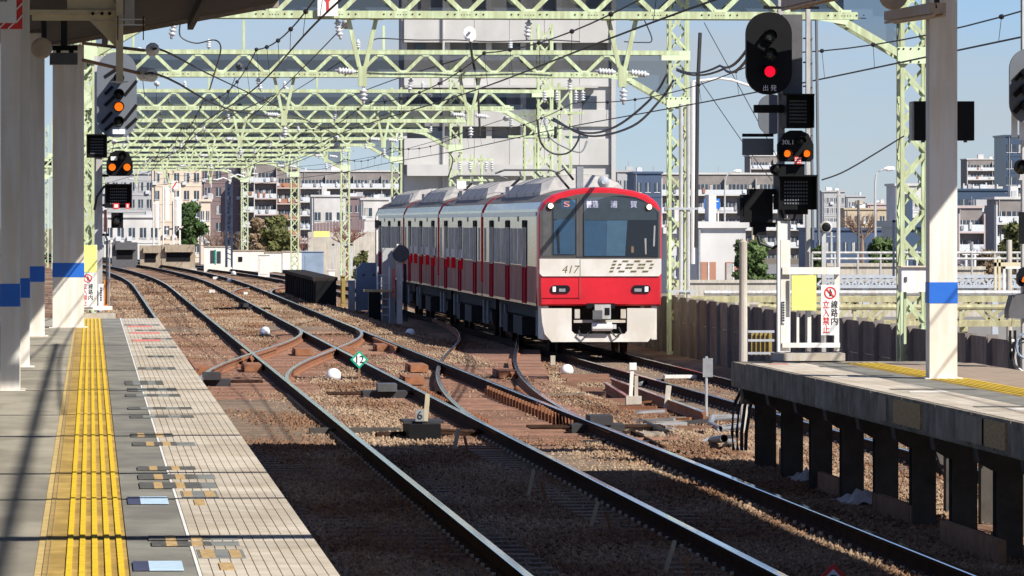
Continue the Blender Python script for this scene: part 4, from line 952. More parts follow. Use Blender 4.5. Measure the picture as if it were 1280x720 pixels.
for x0, x1 in ((141.5, 149), (157, 162)):
    sbox(x0, x1, 254, 261, YL - .24, .015, 'sign_red', 'number_plate', sl); sbox(x0 + 1.5, x1 - 1.5, 255.5, 259.5, YL - .244, .003, 'sign_white', 'number_mark', sl)
sbox(139, 154, 266, 285, YL, .15, 'black', 'lamp_box', sl); lampu(146.5, 275, 5.2, YL - .02, 'lens_off', sl, hl=.1)
for y0 in (176, 218, 255, 292): sbox(128, 136, y0, y0 + 3, YL + .2, .05, 'black', 'arm', sl)
MB().tube([P(131, 232, YL + .1), P(121, 246, YL + .1), P(118, 262, YL + .2)], .02, 6).build('loop_cable', 'cable', sl)
sbox(130, 133.5, 262, 290, YL + .2, .05, 'mark_red', 'red_strip', sl)
MB().tube([P(131, 293, YL + .1), P(134, 300, YL + .1), P(133, 380, YL + .1)], .016, 6).build('drop_cable', 'cable', sl); MB().tube([P(137, 300, YL + .2), P(136, 385, YL + .2)], .014, 6).build('drop_cable', 'pipe_grey', sl)
sbox(130, 135, 350, 388, YL + .1, .05, 'orange_paint', 'orange_guard', sl)
sbox(123, 129.5, 355, 388, YL - .02, .04, 'sign_white', 'mast_label', sl)
for k in range(6): sbox(125.4, 127.2, 359 + k * 3, 361 + k * 3, YL - .026, .004, 'sign_black', 'label_mark', sl)
# signal at the right edge of the view
YE = 60.0
sr = thing('railway_signal', 'grey backed signal with deep hoods beyond the right platform column', 'signal', (PX(1282, YE), YE, 1.0))
sbox(1278, 1288, -20, 470, YE + .3, .12, 'pole_grey', 'mast', sr)
board(1262, 1320, 60, 155, 26, YE, .05, 'grey_board', 'signal_head', sr)
for py in (92, 112, 132): lampu(1284, py, 7, YE - .02, 'lens_off', sr, hl=.5)
for (xa_, ya_, xb_2, yb2) in ((1280, 88, 1268, 100), (1280, 108, 1268, 120), (1280, 128, 1268, 141)): MB().bar(P(xa_, ya_, YE - .02), P(xb_2, yb2, YE - .02), .05, .012, up=(0, 1, 0)).build('hood_stay', 'black', sr)
sbox(1265, 1272, 139, 172, YE + .2, .05, 'sign_white', 'ladder_plate', sr); sbox(1275, 1282, 150, 175, YE + .2, .05, 'sign_white', 'ladder_plate', sr)
lampu(1276, 209, 8, YE, 'lens_off', sr, hl=.2); sbox(1273, 1290, 215, 225, YE + .1, .1, 'pole_grey', 'bracket_arm', sr)
sbox(1277, 1290, 265, 305, YE, .2, 'black', 'indicator_box', sr)
tri(1273, 1304, 333, 358, YE, 'black', sr); lampu(1279.5, 349, 4, YE - .02, 'signal_orange', sr, hl=.15)
MB().prism([(P(*c, YE).x, P(*c, YE).z) for c in ((1261, 398), (1261, 388), (1266, 370), (1290, 366), (1290, 398))], YE, YE + .3).build('hooded_box', 'grey_dark', sr)
for x0 in (1262, 1268): sbox(x0, x0 + 2.5, 413, 470, YE + .1, .06, 'black', 'support_leg', sr)
for py in (424, 436, 448): sbox(1264, 1269, py, py + 3, YE + .1, .04, 'sign_white', 'rung', sr)
for k, (m, r) in enumerate((('pole_grey', .09), ('cable', .11), ('cabinet_blue', .075))):
    c = P(1281, 446 - 14 * (k == 2), YE - .05 * k); MB().tube([c + Vector((r * 1.2 * math.cos(a), 0, r * 1.8 * math.sin(a))) for a in [math.pi * 2 * i / 14 for i in range(15)]], .014, 6).build('cable_coil', m, sr)

# ------------------------------------------------------------------ end fences with notices
def prohib(par, x0, x1, y0, y1, Y, small=False):
    pl_ = sbox(x0, x1, y0, y1, Y, .012, 'sign_white', 'notice_plate', par); w = P(x1, y0, Y).x - P(x0, y0, Y).x; h = P(x0, y0, Y).z - P(x0, y1, Y).z
    xm, zt = P((x0 + x1) / 2, y0, Y).x, P(x0, y0, Y).z; r = w * .34; zc = zt - h * .16; vs, fs = [], []; n = 24
    for i in range(n): a = 2 * math.pi * i / n; vs += [(xm + r * math.cos(a), Y - .004, zc + r * math.sin(a)), (xm + r * .78 * math.cos(a), Y - .004, zc + r * .78 * math.sin(a))]
    fs = [(2 * i, 2 * i + 1, (2 * i + 3) % (2 * n), (2 * i + 2) % (2 * n)) for i in range(n)]
    MB().add(vs, fs).build('red_ring', 'sign_red', pl_)
    MB().box(xm - r * .12, xm + r * .16, Y - .003, Y - .0015, zc - r * .55, zc + r * .3).box(xm - r * .1, xm + r * .14, Y - .003, Y - .0015, zc + r * .36, zc + r * .6).box(xm - r * .3, xm + r * .32, Y - .003, Y - .0015, zc - r * .1, zc + r * .2).build('figure_mark', 'sign_black', pl_)
    MB().bar((xm - r * .6, Y - .006, zc + r * .6), (xm + r * .6, Y - .006, zc - r * .6), .004, r * .2, up=(0, 0, 1)).build('red_slash', 'sign_red', pl_)
    sz = h * .17
    for k, ch in enumerate('\u7acb\u5165\u7981\u6b62'): text(ch, sz, 'sign_red', pl_, (xm - w * .22, Y - .004, zt - h * (.40 + k * .165)), width=w * .36)
    for k, ch in enumerate('\u7dda\u8def\u5185'): text(ch, sz, 'sign_black', pl_, (xm + w * .24, Y - .004, zt - h * (.40 + k * .165)), width=w * .36)
YF = 63.2
fe = thing('end_fence', 'white barrier with yellow plate and warning notice on the elevated platform end', 'fence', (PX(1010, YF), YF, ZR), 'platform end barriers')
a, b = G(968, 449, ZR), G(1055, 449, ZR); MB().box(PX(968, YF), PX(1055, YF), YF - .1, YF + .35, ZR, ZR + .085).build('concrete_base', 'concrete', fe)
for x0, x1, y0, y1 in ((976, 987, 300, 439), (996, 999, 388, 430), (1009.5, 1014, 388, 439), (1027, 1030.5, 356, 430), (1043, 1049, 343, 439)): sbox(x0, x1, y0, y1, YF + .05, .05, 'white_paint', 'post', fe)
for x0, x1, y0, y1 in ((978, 1050, 334, 343), (978, 1050, 428.5, 434.5)): sbox(x0, x1, y0, y1, YF + .0, .045, 'white_paint', 'rail', fe)
sbox(989.5, 1020.5, 344, 388, YF - .02, .015, 'sign_yellow', 'yellow_plate', fe)
prohib(fe, 1026.5, 1049, 356, 419, YF - .03)
sbox(978, 981.5, 376, 404, YF + .03, .012, 'sign_white', 'mast_label', fe)
for k in range(8): sbox(978.6, 980.8, 377 + k * 3.2, 379 + k * 3.2, YF + .024, .004, 'sign_black', 'label_mark', fe)
YG = 86.4
fl = thing('end_fence', 'white barrier with yellow plate and faded notice at the tactile strip end', 'fence', (PX(112, YG), YG, ZP), 'platform end barriers')
MB().box(PX(100, YG), PX(144.5, YG), YG - .08, YG + .3, ZP, ZP + .08).build('concrete_base', 'concrete', fl)
for x0, x1, y0, y1 in ((102, 105, 306, 392), (118, 121.5, 306, 390)): sbox(x0, x1, y0, y1, YG + .05, .04, 'white_paint', 'post', fl)
sbox(101, 140.5, 382.5, 387.5, YG, .04, 'white_paint', 'rail', fl); sbox(102.5, 121, 306.5, 340, YG - .02, .012, 'sign_yellow', 'yellow_plate', fl)
prohib(fl, 102, 117.5, 341, 384, YG - .03)
# slope block beyond the platform end
o = MB().box(PX(137, 92), PX(157, 92), 89, 95, -.3, .40).build('end_block', 'baulk'); tag(o, 'brown rusted plate block just beyond the tactile strip end', 'block')

# ------------------------------------------------------------------ hanging things on the left
br = thing('wire_bracket', 'cream steel bracket reaching out under the canopy to hold wires', 'bracket', (-.6, 50.2, 4.4))
YB = 50.2
sbox(36, 152, 12.5, 18, YB, .12, 'bracket', 'upper_flange', br); sbox(40, 155, 18.1, 25.5, YB + .04, .03, 'bracket', 'arm', br)
MB().prism([(P(*c, YB).x, P(*c, YB).z) for c in ((112, 25.6), (152, 25.6), (152, 62), (144, 58))][::-1], YB + .03, YB + .06).build('gusset_plate', 'bracket', br)
MB().prism([(P(*c, YB).x, P(*c, YB).z) for c in ((84, -20), (84, 12), (146, 12), (146, 8), (132, -20))], YB + .03, YB + .06).build('upper_plate', 'bracket', br)
sbox(145, 154, -40, 104, YB - .06, .08, 'bracket', 'drop_post', br); sbox(156, 168, -40, 30, YB + .02, .05, 'pole_grey', 'drop_post', br)
for px in (116, 127.5, 137, 148): lm = P(px, 17, YB - .01); MB().lathe(lm, (0, -1, 0), [(0, .016), (.02, .014)], 8).build('bolt', 'rail_side', br)
for py in (23.5, 30.3): sbox(143, 181, py, py + 1.2, YB - .1, .02, 'steel_light', 'rod', br)
for px in (146.5, 178.5): sbox(px, px + 1.4, 20, 50, YB - .12, .02, 'rail_side', 'hanger', br)
sbox(138, 160, 101.5, 103, YB - .1, .02, 'steel_light', 'rod', br)
for (a, b) in (((104, 54), (180, 63)), ((104, 75), (176, 92))): MB().tube([P(*a, 55.9), P(*b, 57.9)], .018, 6).build('strain_rod', 'copper_rod', br)
nb = thing('notice_board', 'white notice board with red striped border hanging by the platform column', 'sign', (-.8, 48.8, 4.4))
sbox(-30, 28, -30, 36, 48.8, .04, 'sign_red', 'border', nb); sbox(-30, 20.5, -30, 28.5, 48.78, .018, 'sign_white', 'face', nb)
for (a, b) in (((20.5, 12), (28, 4)), ((20.5, 28), (28, 19)), ((10, 36), (18, 28.5)), ((-2, 36), (6, 28.5))): MB().bar(P(*a, 48.785), P(*b, 48.785), .012, .006, up=(0, 1, 0)).build('stripe', 'sign_white', nb)
text('Line', .05, 'sign_black', nb, P(3, 0, 48.775))
lp = thing('ceiling_speaker', 'round brown speaker hanging under the left canopy', 'speaker', P(52, 60, 60))
MB().lathe(P(52, 60, 60) + Vector((0, .2, 0)), (0, -1, 0), [(-.12, .04), (0, .10), (.12, .115), (.2, .112), (.21, .09)], 18).build('shell', 'lamp_body', lp); MB().tube([P(55, 48, 60.1), P(55, 20, 60.1)], .03).build('stem', 'canopy', lp)
bxr = thing('hanging_unit', 'dark box unit hanging in front of the wide end column', 'unit', P(80, 68, 66))
sbox(62, 97, 66, 80.5, 66, .3, 'grey_dark', 'case', bxr); sbox(64, 97, 57, 62.5, 66.1, .2, 'black', 'mount', bxr); sbox(70, 76, 62.5, 66, 66.1, .1, 'black', 'clamp', bxr); sbox(86, 92, 62.5, 66, 66.1, .1, 'black', 'clamp', bxr); sbox(76, 84, 20, 57, 66.15, .05, 'canopy', 'stem', bxr)
# lamps under the right canopy
for (lab, xa_, ya_, xb_2, yb2, Y0, Y1) in (('fluorescent lamp housing beside the right platform column', 1114, 20, 1172, 10, 62, 52), ('fluorescent lamp housing above the signal mast', 985, 4, 1065, -16, 63, 55)):
    t = thing('strip_lamp', lab, 'lamp', P(xa_, ya_, Y0), 'strip lamps under the canopy'); p0, p1 = P(xa_, ya_, Y0), P(xb_2, yb2, Y1)
    MB().bar(p0, p1, .16, .1).build('housing', 'lamp_body', t)
    for s in (-.05, .05): MB().tube([p0 + Vector((s, .1, -.07)), p1 + Vector((s, -.1, -.07))], .016, 8).build('tube', 'lamp_body', t)
    MB().box(p1.x - .02, p1.x + .02, p1.y, p1.y + .1, p1.z, 5.5).build('stem', 'canopy', t)
lp = thing('ceiling_speaker', 'round brown speaker under the right canopy', 'speaker', P(1117, 0, 57)); MB().lathe(P(1117, -5, 57) + Vector((0, .15, 0)), (0, -1, 0), [(-.1, .05), (0, .13), (.12, .145), (.2, .14), (.21, .1)], 18).build('shell', 'lamp_body', lp); MB().box(P(1117, 0, 57).x - .02, P(1117, 0, 57).x + .02, 57.2, 57.24, P(1117, -10, 57).z, 5.5).build('stem', 'canopy', lp)
dp = thing('display_board', 'black display panel fixed behind the right platform column', 'display', P(1180, 150, 57)); sbox(1143, 1218, 126.5, 175.5, 56.6, .22, 'black', 'screen', dp); sbox(1139.5, 1143, 127, 175.5, 56.62, .18, 'pole_grey', 'end_cap', dp); sbox(1172, 1175, 60, 126.5, 56.7, .05, 'pole_grey', 'hanger', dp)
for px in (1152, 1205): sbox(px, px + 4, 175.5, 178, 56.68, .04, 'grey_dark', 'foot', dp)

# ------------------------------------------------------------------ panel wall beyond the train track
XW = 13.75
wt = thing('panel_wall', 'low wall of weathered brown panels between steel posts beside the train track', 'wall', (XW, 60, -.8))
PNL = MB().box(0, .06, .09, 1.99, -.8, .25).box(.0, .06, .09, 1.99, .262, .84).mesh('panel', 'wall_panel')
PST = MB().box(-.06, .10, -.02, -.0, -.8, .88).box(-.06, .10, .12, .14, -.8, .88).box(.0, .03, .0, .12, -.8, .88).mesh('post', 'wall_post')
for Y in yr(52, 182, 2.06): link('panel', PNL, wt, (XW, Y, random.uniform(-.015, .015))); link('post', PST, wt, (XW, Y - .06, random.uniform(-.02, .03)))

# ------------------------------------------------------------------ small trackside things
def dome(px, py, z, lab, R=.13):
    g = G(px, py, z - .16); t = thing('track_dome', lab, 'marker', g, 'white dome markers between the rails')
    MB().lathe(g, (0, 0, 1), [(0, R), (.08, R), (.13, R * .88), (.17, R * .62), (.19, R * .25), (.193, .01)], 16).build('shell', 'dome_white', t, True); MB().lathe(g - Vector((0, 0, .05)), (0, 0, 1), [(0, R * 1.1), (.05, R * 1.1)], 12).build('base', 'pipe_dark', t)
for px, py, z, lab in ((331, 418, 0, 'white dome marker between the two platform side tracks'), (417, 474, 0, 'white dome marker left of the numbered diamond sign'), (513, 420, LOW * .5, 'white dome marker in the shadow of the train'), (709, 467, LOW * .9, 'white dome marker near the stacked rail pieces'),
                       (292, 343.5, 0, 'far white dome marker'), (287, 353, 0, 'far white dome marker')): dome(px, py, z, lab)
for px, py, w in ((265, 366, .22), (270, 349, .3), (307, 369, .16)):
    g = G(px, py, -.18); o = MB().box(g.x - w / 2, g.x + w / 2, g.y - .3, g.y + .3, g.z, g.z + .12).build('white_block', 'white_paint'); tag(o, 'small white painted block on the distant ballast', 'block', 'white blocks')
# numbered diamond
g = G(449, 489, -.2); t = thing('number_sign', 'green bordered white diamond sign reading 12 on a brown stake', 'sign', g)
MB().bar(g, (g.x, g.y, .36), .035).build('stake', 'baulk', t); zc = P(447.5, 449.5, g.y).z; r = .15
MB().prism([(g.x - r, zc), (g.x, zc + r), (g.x + r, zc), (g.x, zc - r)][::-1], g.y - .03, g.y - .018).build('border', 'sign_green', t); r *= .72
MB().prism([(g.x - r, zc), (g.x, zc + r), (g.x + r, zc), (g.x, zc - r)][::-1], g.y - .034, g.y - .0305).build('face', 'sign_white', t); text('12', .17, 'sign_black', t, (g.x, g.y - .040, zc), width=.125, depth=.003)
# red warning diamond at the bottom edge
g = G(1041, 735, -.2); zc = P(1041, 726, g.y).z; t = thing('warning_sign', 'red bordered diamond warning sign low beside the middle track', 'sign', g); r = .135
MB().prism([(g.x - r, zc), (g.x, zc + r), (g.x + r, zc), (g.x, zc - r)][::-1], g.y - .03, g.y - .018).build('border', 'sign_red', t); r *= .68
MB().prism([(g.x - r, zc), (g.x, zc + r), (g.x + r, zc), (g.x, zc - r)][::-1], g.y - .034, g.y - .0305).build('face', 'sign_white', t); MB().box(g.x - .02, g.x + .02, g.y - .018, g.y + .01, -.25, zc).build('stake', 'baulk', t); MB().lathe((g.x, g.y - .0345, zc), (0, -1, 0), [(0, .05), (.003, .05)], 16).build('mark', 'sign_black', t)
for i, (px, y0, y1, lean) in enumerate(((568, 562, 536, .05), (660, 621, 587, .06), (738, 660, 627, .07), (831, 718, 676, .08))):
    g = G(px, y1 + (y0 - y1), -.2); hgt = P(px, y1, g.y).z - g.z
    o = MB().bar(g, (g.x + lean, g.y, g.z + hgt), .05, .03).build('wooden_stake', 'wood_stake'); tag(o, ['first','second','third','fourth'][i] + ' pale wooden stake between the tracks, counted from the number 6 point machine', 'stake', 'wooden stakes between the tracks')
    o = MB().bar((g.x + .12, g.y - .9, -.25), (g.x + .06, g.y - .95, .0), .03, .02).build('wooden_stake', 'baulk'); tag(o, 'short dark stake beside the ' + ['first','second','third','fourth'][i] + ' pale stake from the number 6 point machine', 'stake', 'dark stakes between the tracks')
# point machine with the number 6
g = G(527, 549, -.2); t = thing('point_machine', 'black point machine box with number 6 plate beside the middle track', 'point machine', g); x, y = g.x, g.y
MB().box(x - .20, x + .20, y - .8, y + .8, -.22, .02).build('case', 'black', t); MB().box(x - .26, x + .26, y - .5, y + .5, .02, .05).build('lid', 'pipe_dark', t); MB().box(x - .11, x + .0, y - .55, y - .52, .05, .20).build('number_plate', 'pipe_grey', t); text('6', .15, 'sign_black', t, (x - .055, y - .556, .125)); MB().bar((x + .02, y - .5, .05), (x + .05, y - .5, .4), .06, .03).build('stake', 'wood_stake', t)
MB().tube([(x + .2, y, -.08), (x + .7, y + .3, -.12), (c2(y) - .6, y + .3, -.13)], .025).build('throw_rod', 'rail_side', t)
MB().box(x - 1.4, x - .2, y + 1.2, y + 1.5, -.2, -.1).build('crank_plate', 'under_steel', t)
# second point mechanism
for (px, py, lab) in ((303, 388, 'dark point mechanism between the paved platform track and the middle track'), (480, 497, 'grey perforated point box beside the numbered diamond sign'), (262, 482, 'point rods across the track beside the platform edge'), (745, 540, 'point mechanism at the tip of the switch rails')):
    g = G(px, py, -.17); t = thing('point_mechanism', lab, 'point machine', g, 'point mechanisms'); x, y = g.x, g.y
    MB().box(x - .35, x + .35, y - .35, y + .35, -.18, -.06).build('plate', 'pipe_dark', t); MB().box(x - .12, x + .18, y - .5, y + .2, -.06, .06).build('box', 'pipe_dark' if px != 480 else 'train_grey', t)
    for k in range(3): MB().tube([(x - .9, y + .3 * k - .3, -.10), (x + .9, y + .3 * k - .2, -.10)], .022).build('rod', 'rail_side', t)
# stored rails, red rods, marker posts near the train
for i, (xa_, ya_, xb_2, yb2, m) in enumerate(((757, 479, 786, 497, 'rail_side'), (765, 474, 880, 516, 'rail_rust'))):
    a, b = G(xa_, ya_, LOW - .02), G(xb_2, yb2, LOW - .02); t = thing('stored_rail', ['short dark stored rail lying beside the train track', 'long rusty stored rail lying beside the train track'][i], 'rail', a); rail([(a.x, a.y, LOW + .0), (b.x, b.y, LOW + .0)], t, .0, True)
for i, (xa_, xb_2, py) in enumerate(((700, 760, 469), (708, 766, 474), (727, 752, 486), (727, 756, 491), (754, 832, 513), (745, 800, 500), (660, 720, 480), (640, 700, 512))):
    a, b = G(xa_, py, LOW * .8 - .14), G(xb_2, py - .4, LOW * .8 - .14); o = MB().box(a.x, b.x, a.y - .1, a.y + .1, a.z - .06, a.z + .025).build('old_timber', 'timber'); tag(o, 'old reddish timber half buried in ballast near the train', 'timber', 'old timbers in the ballast')
g = G(791, 507, LOW - .1); t = thing('marker_post', 'white marker post on a pale stone block before the train', 'post', g); MB().box(g.x - .12, g.x + .14, g.y - .1, g.y + .1, g.z - .1, g.z + .16).build('block', 'concrete', t); MB().bar((g.x - .04, g.y, g.z + .1), (g.x - .01, g.y, g.z + .66), .06).build('shaft', 'white_paint', t); MB().box(g.x - .06, g.x + .06, g.y - .05, g.y + .05, g.z + .6, g.z + .72).build('cap', 'white_paint', t); MB().box(g.x + .04, g.x + .10, g.y + .1, g.y + .16, g.z, g.z + .5).build('side_stake', 'concrete', t)
g = G(833, 510, LOW - .15); o = MB().bar(g, (g.x + .04, g.y, g.z + .38), .09, .05).build('concrete_stake', 'concrete'); tag(o, 'short grey concrete stake before the elevated platform end', 'stake')
g = G(883, 520, LOW - .1); t = thing('marker_post', 'thin grey steel post with a flat plate before the elevated platform', 'post', g); MB().tube([g, (g.x, g.y, g.z + .95)], .022, 8).build('shaft', 'steel_light', t); MB().box(g.x - .06, g.x + .10, g.y - .03, g.y - .02, g.z + .62, g.z + .92).build('plate', 'pipe_grey', t)
g = G(899, 448, LOW - .2); t = thing('marker_post', 'white post with dark cap against the panel wall', 'post', g); MB().bar(g, (g.x, g.y, g.z + .7), .14, .1).build('shaft', 'white_paint', t); MB().bar((g.x, g.y, g.z + .55), (g.x, g.y, g.z + .85), .17, .13).build('cap', 'navy', t)
g = G(856, 438, LOW - .2); o = MB().bar(g, (g.x + .06, g.y, g.z + .85), .08, .06).build('marker_stake', 'concrete'); tag(o, 'thin pale stake leaning on the panel wall by the train', 'stake')
g = G(691, 456, LOW - .1); o = MB().box(g.x - .05, g.x + .05, g.y - .05, g.y + .05, g.z, g.z + .2).build('marker_stake', 'concrete'); tag(o, 'small pale square peg near the train front', 'peg')
o = MB().box(*(lambda a, b: (a.x, b.x, a.y - .2, a.y + .2))(G(830, 470, LOW - .1), G(890, 470, LOW - .1)), LOW - .14, LOW - .08).build('white_plank', 'white_paint'); tag(o, 'white plank lying between the train track rails', 'plank')
# hoses and conduits near the platform end
def hose(lab, pts, r, m):
    t = thing('conduit', lab, 'conduit', G(*pts[0][:2], -.2), 'conduits on the ballast'); MB().tube([G(a, b, c) for a, b, c in pts], r, 8).build('pipe', m, t)
hose('grey conduit bending below the elevated platform end', [(925, 522, -.3), (890, 522, -.3), (888, 530, -.3), (900, 536, -.3), (925, 532, -.3)], .045, 'pipe_grey')
hose('thick dark hose coiled by the elevated platform end', [(860, 560, -.25), (890, 550, -.2), (905, 548, -.05), (915, 552, -.15), (905, 560, -.25), (930, 565, -.3)], .05, 'pipe_grey')
hose('dark hose crossing the ballast before the elevated platform', [(800, 526, -.2), (820, 535, -.1), (845, 545, -.2), (850, 547, -.3)], .04, 'pipe_dark')
hose('hose bent over the lower track before the train', [(800, 480, -.5), (815, 475, -.45), (828, 476, -.4), (826, 480, -.5)], .04, 'pipe_grey')
hose('dark rods lying across the ballast below the point tips', [(760, 545, -.15), (790, 540, -.15), (830, 560, -.15)], .03, 'rail_side')
hose('long dark pipe lying across the middle track', [(470, 545, -.16), (560, 542, -.14), (600, 541, -.15)], .05, 'rail_side')
for k in range(4):
    t = thing('hanging_cable', 'black cable hanging from the elevated platform end', 'cable', P(930, 490, 63.8), 'cables hanging at the platform end'); MB().tube([P(944 - k * 5, 482, 63.7 + k * .1), P(938 - k * 7, 508, 63.9 + k * .1), P(933 - k * 6, 540, 63.8), P(932 - k * 5, 563, 63.8)], .02, 6).build('strand', 'cable', t)
# yellow barrier by the wall
t = thing('yellow_gate', 'small yellow slatted barrier by the panel wall', 'barrier', G(950, 440, -.4))
for k in range(5): sbox(939 + k * 5.5, 943 + k * 5.5, 416, 444, 80 - k * .05, .03, 'dull_yellow', 'slat', t)
for py in (413, 424, 440): sbox(935, 968, py, py + 3, 79.6, .03, 'steel_light', 'rail', t)
# ------------------------------------------------------------------ between the tracks behind the crossing
def at(px, py, z): return G(px, py, z)
g = G(461, 388, -.45); t = thing('equipment_cabinet', 'tall blue grey steel cabinet beside the rear train cars', 'cabinet', g)
MB().prism([(g.x - .42, -.45), (g.x + .42, -.45), (g.x + .42, 1.05), (g.x + .28, 1.2), (g.x - .22, 1.2), (g.x - .42, 1.0)][::-1], g.y, g.y + .7).build('case', 'cabinet_blue', t); MB().box(g.x - .3, g.x + .3, g.y - .012, g.y - .002, .2, .95).build('door', 'cabinet_blue', t)
for s in (-.18, .18): MB().lathe((g.x + s, g.y - .01, .78), (0, -1, 0), [(0, .05), (.02, .045)], 10).build('latch', 'grey_dark', t)
g = G(488, 405, -.45); t = thing('signal_ladder', 'short signal post with steel ladder and disc standing beside the train', 'signal', g)
for px in (472, 487): MB().tube([P(px, 404, g.y), P(px, 333, g.y)], .025, 6).build('ladder_rail', 'steel_light', t)
for k in range(6): p0 = P(472, 344 + k * 10, g.y); p1 = P(487, 344 + k * 10, g.y); MB().tube([p0, p1], .016, 6).build('rung', 'steel_light', t)
sbox(496, 503, 305, 405, g.y + .2, .12, 'white_paint', 'post', t); sbox(478, 494, 310, 405, g.y + .5, .3, 'b_grey', 'case', t); sbox(461, 476, 362, 404, g.y - .1, .4, 'black', 'dark_box', t)
MB().lathe(P(501, 317, g.y + .1), (0, -1, 0), [(0, .26), (.03, .26)], 20).build('disc', 'grey_dark', t); sbox(490, 494, 336, 372, g.y, .05, 'mark_red', 'rusty_guard', t); sbox(455, 490, 362, 365, g.y - .12, .5, 'brass', 'step_plate', t); sbox(470.5, 472.5, 270, 345, g.y + .9, .06, 'white_paint', 'thin_post', t); MB().box(*(lambda a: (a.x - .06, a.x + .06, a.y - .05, a.y + .05, a.z - .12, a.z + .12))(P(471, 280, g.y + .9))).build('small_lamp', 'black', t)
for k in range(3): MB().tube([P(505 + k, 330, g.y + .3), P(505 + k * 2, 402, g.y + .3)], .02).build('cable', 'cable', t)
ol = thing('loading_platform', 'low dark timber loading platform beside the distant middle track', 'platform', (7.9, 190, -.4)); XO = 7.62
for i in range(5):
    y0 = 190 + i * 6; MB().box(XO - .1, XO + .75, y0, y0 + 5.9, .62, .74).build('deck_board', 'tarred', ol); MB().box(XO, XO + .06, y0, y0 + 5.9, -.5, .62).build('side_board', 'tarred', ol)
    for k in range(3): MB().box(XO - .06, XO - .002, y0 + k * 2, y0 + k * 2 + .2, -.4, .62).build('stud', 'tarred', ol)
MB().box(XO, XO + .7, 189.9, 189.99, -.5, .62).build('end_board', 'black', ol)
for px, py, w, h, m, lab in ((391, 345, 27, 30, 'cabinet_blue', 'blue grey equipment cabinet behind the low loading platform'), (429, 382, 5, 36, 'dull_yellow', 'narrow dull yellow post box beside the loading platform'), (414, 341, 9, 11, 'white_paint', 'white junction box on post behind the loading platform'), (330, 337, 14, 26, 'white_paint', 'white equipment kiosk before the bushes'), (440, 386, 8, 34, 'steel_light', 'narrow steel cabinet next to the tall blue grey cabinet')):
    g = G(px, py + 8 if m == 'white_paint' else py, -.4); k = g.y / FPX; t = thing('equipment_box', lab, 'cabinet', g); MB().box(g.x - w * k / 2, g.x + w * k / 2, g.y, g.y + .5, -.45, -.4 + h * k).build('case', m, t); MB().box(g.x - w * k * .36, g.x + w * k * .36, g.y - .02, g.y - .003, -.3, -.4 + h * k * .85).build('door', m, t); MB().box(g.x - w * k * .55, g.x + w * k * .55, g.y - .05, g.y + .55, -.4 + h * k, -.36 + h * k).build('lid', m, t)

# litter of rods, offcuts and duct lids on the ballast before the train
rc = random.Random(5)
for i in range(16):
    px, py = rc.uniform(650, 900), rc.uniform(486, 566); zz = LOW * .5 - .1 if px > 760 else -.12
    if px < 660 + (py - 486) * 1.9: px += 120
    if px > 915: continue
    g = G(px, py, zz); a = rc.uniform(-.35, .35); L_ = rc.uniform(.4, 1.3); d = Vector((math.cos(a), math.sin(a) * 2, 0)).normalized() * L_ / 2
    z = float(drop(g.x)) - .15
    o = MB().bar((g.x - d.x, g.y - d.y, z), (g.x + d.x, g.y + d.y, z + rc.uniform(0, .04)), rc.uniform(.03, .09), rc.uniform(.03, .06)).build('scrap_bar', rc.choice(['rail_rust', 'pipe_dark', 'timber', 'pipe_grey', 'concrete_tan'])); tag(o, 'loose bar or offcut lying on the ballast between the middle and train tracks', 'scrap', 'loose offcuts on the ballast')
for i in range(7):
    g = G(850 - i * 6, 505 + i * 8.5, -.3); z = float(drop(g.x)) - .17
    o = MB().box(g.x - .14, g.x + .14, g.y - .45, g.y + .45, z - .05, z + .03).build('duct_lid', 'concrete_tan'); o.rotation_euler.z = 0; tag(o, 'concrete cable duct lid in the row along the ballast before the elevated platform', 'duct lid', 'cable duct lids')
# ------------------------------------------------------------------ far side of the wall: footbridge truss, walls, poles
def chordbridge(lab, Y, x0, x1, yt, yb, m, w, n, nm='truss_bridge'):
    t = thing(nm, lab, 'bridge', P((x0 + x1) / 2, yb, Y), 'steel truss bridges'); A, B = P(x0, yt, Y), P(x1, yb, Y); z1, z0 = A.z, B.z
    for yy in (Y, Y + 1.6):
        MB().box(A.x, B.x, yy - .06, yy + .06, z1 - w, z1).build('top_chord', m, t); MB().box(A.x, B.x, yy - .06, yy + .06, z0, z0 + w).build('bottom_chord', m, t); s = (B.x - A.x) / n
        for i in range(n):
            x = A.x + i * s; MB().bar((x, yy, z0 + w), (x + s / 2, yy, z1 - w), w * .7, .06, up=(0, 1, 0)).build('diagonal', m, t); MB().bar((x + s / 2, yy, z1 - w), (x + s, yy, z0 + w), w * .7, .06, up=(0, 1, 0)).build('diagonal', m, t)
    for x in np.linspace(A.x, B.x, 6): MB().box(x - .05, x + .05, Y, Y + 1.6, z0 + .01, z0 + w * .8).build('cross_beam', m, t); MB().box(x - .09, x + .09, Y + .3, Y + .5, -4.3, z0).build('pier', m, t)
    return t
chordbridge('cream steel truss bridge behind the panel wall', 140, 836, 1300, 371, 408, 'truss_cream', .14, 9)
chordbridge('grey steel truss walkway above the cream bridge', 170, 1030, 1300, 344, 360, 'steel_light', .09, 16, 'truss_walkway')
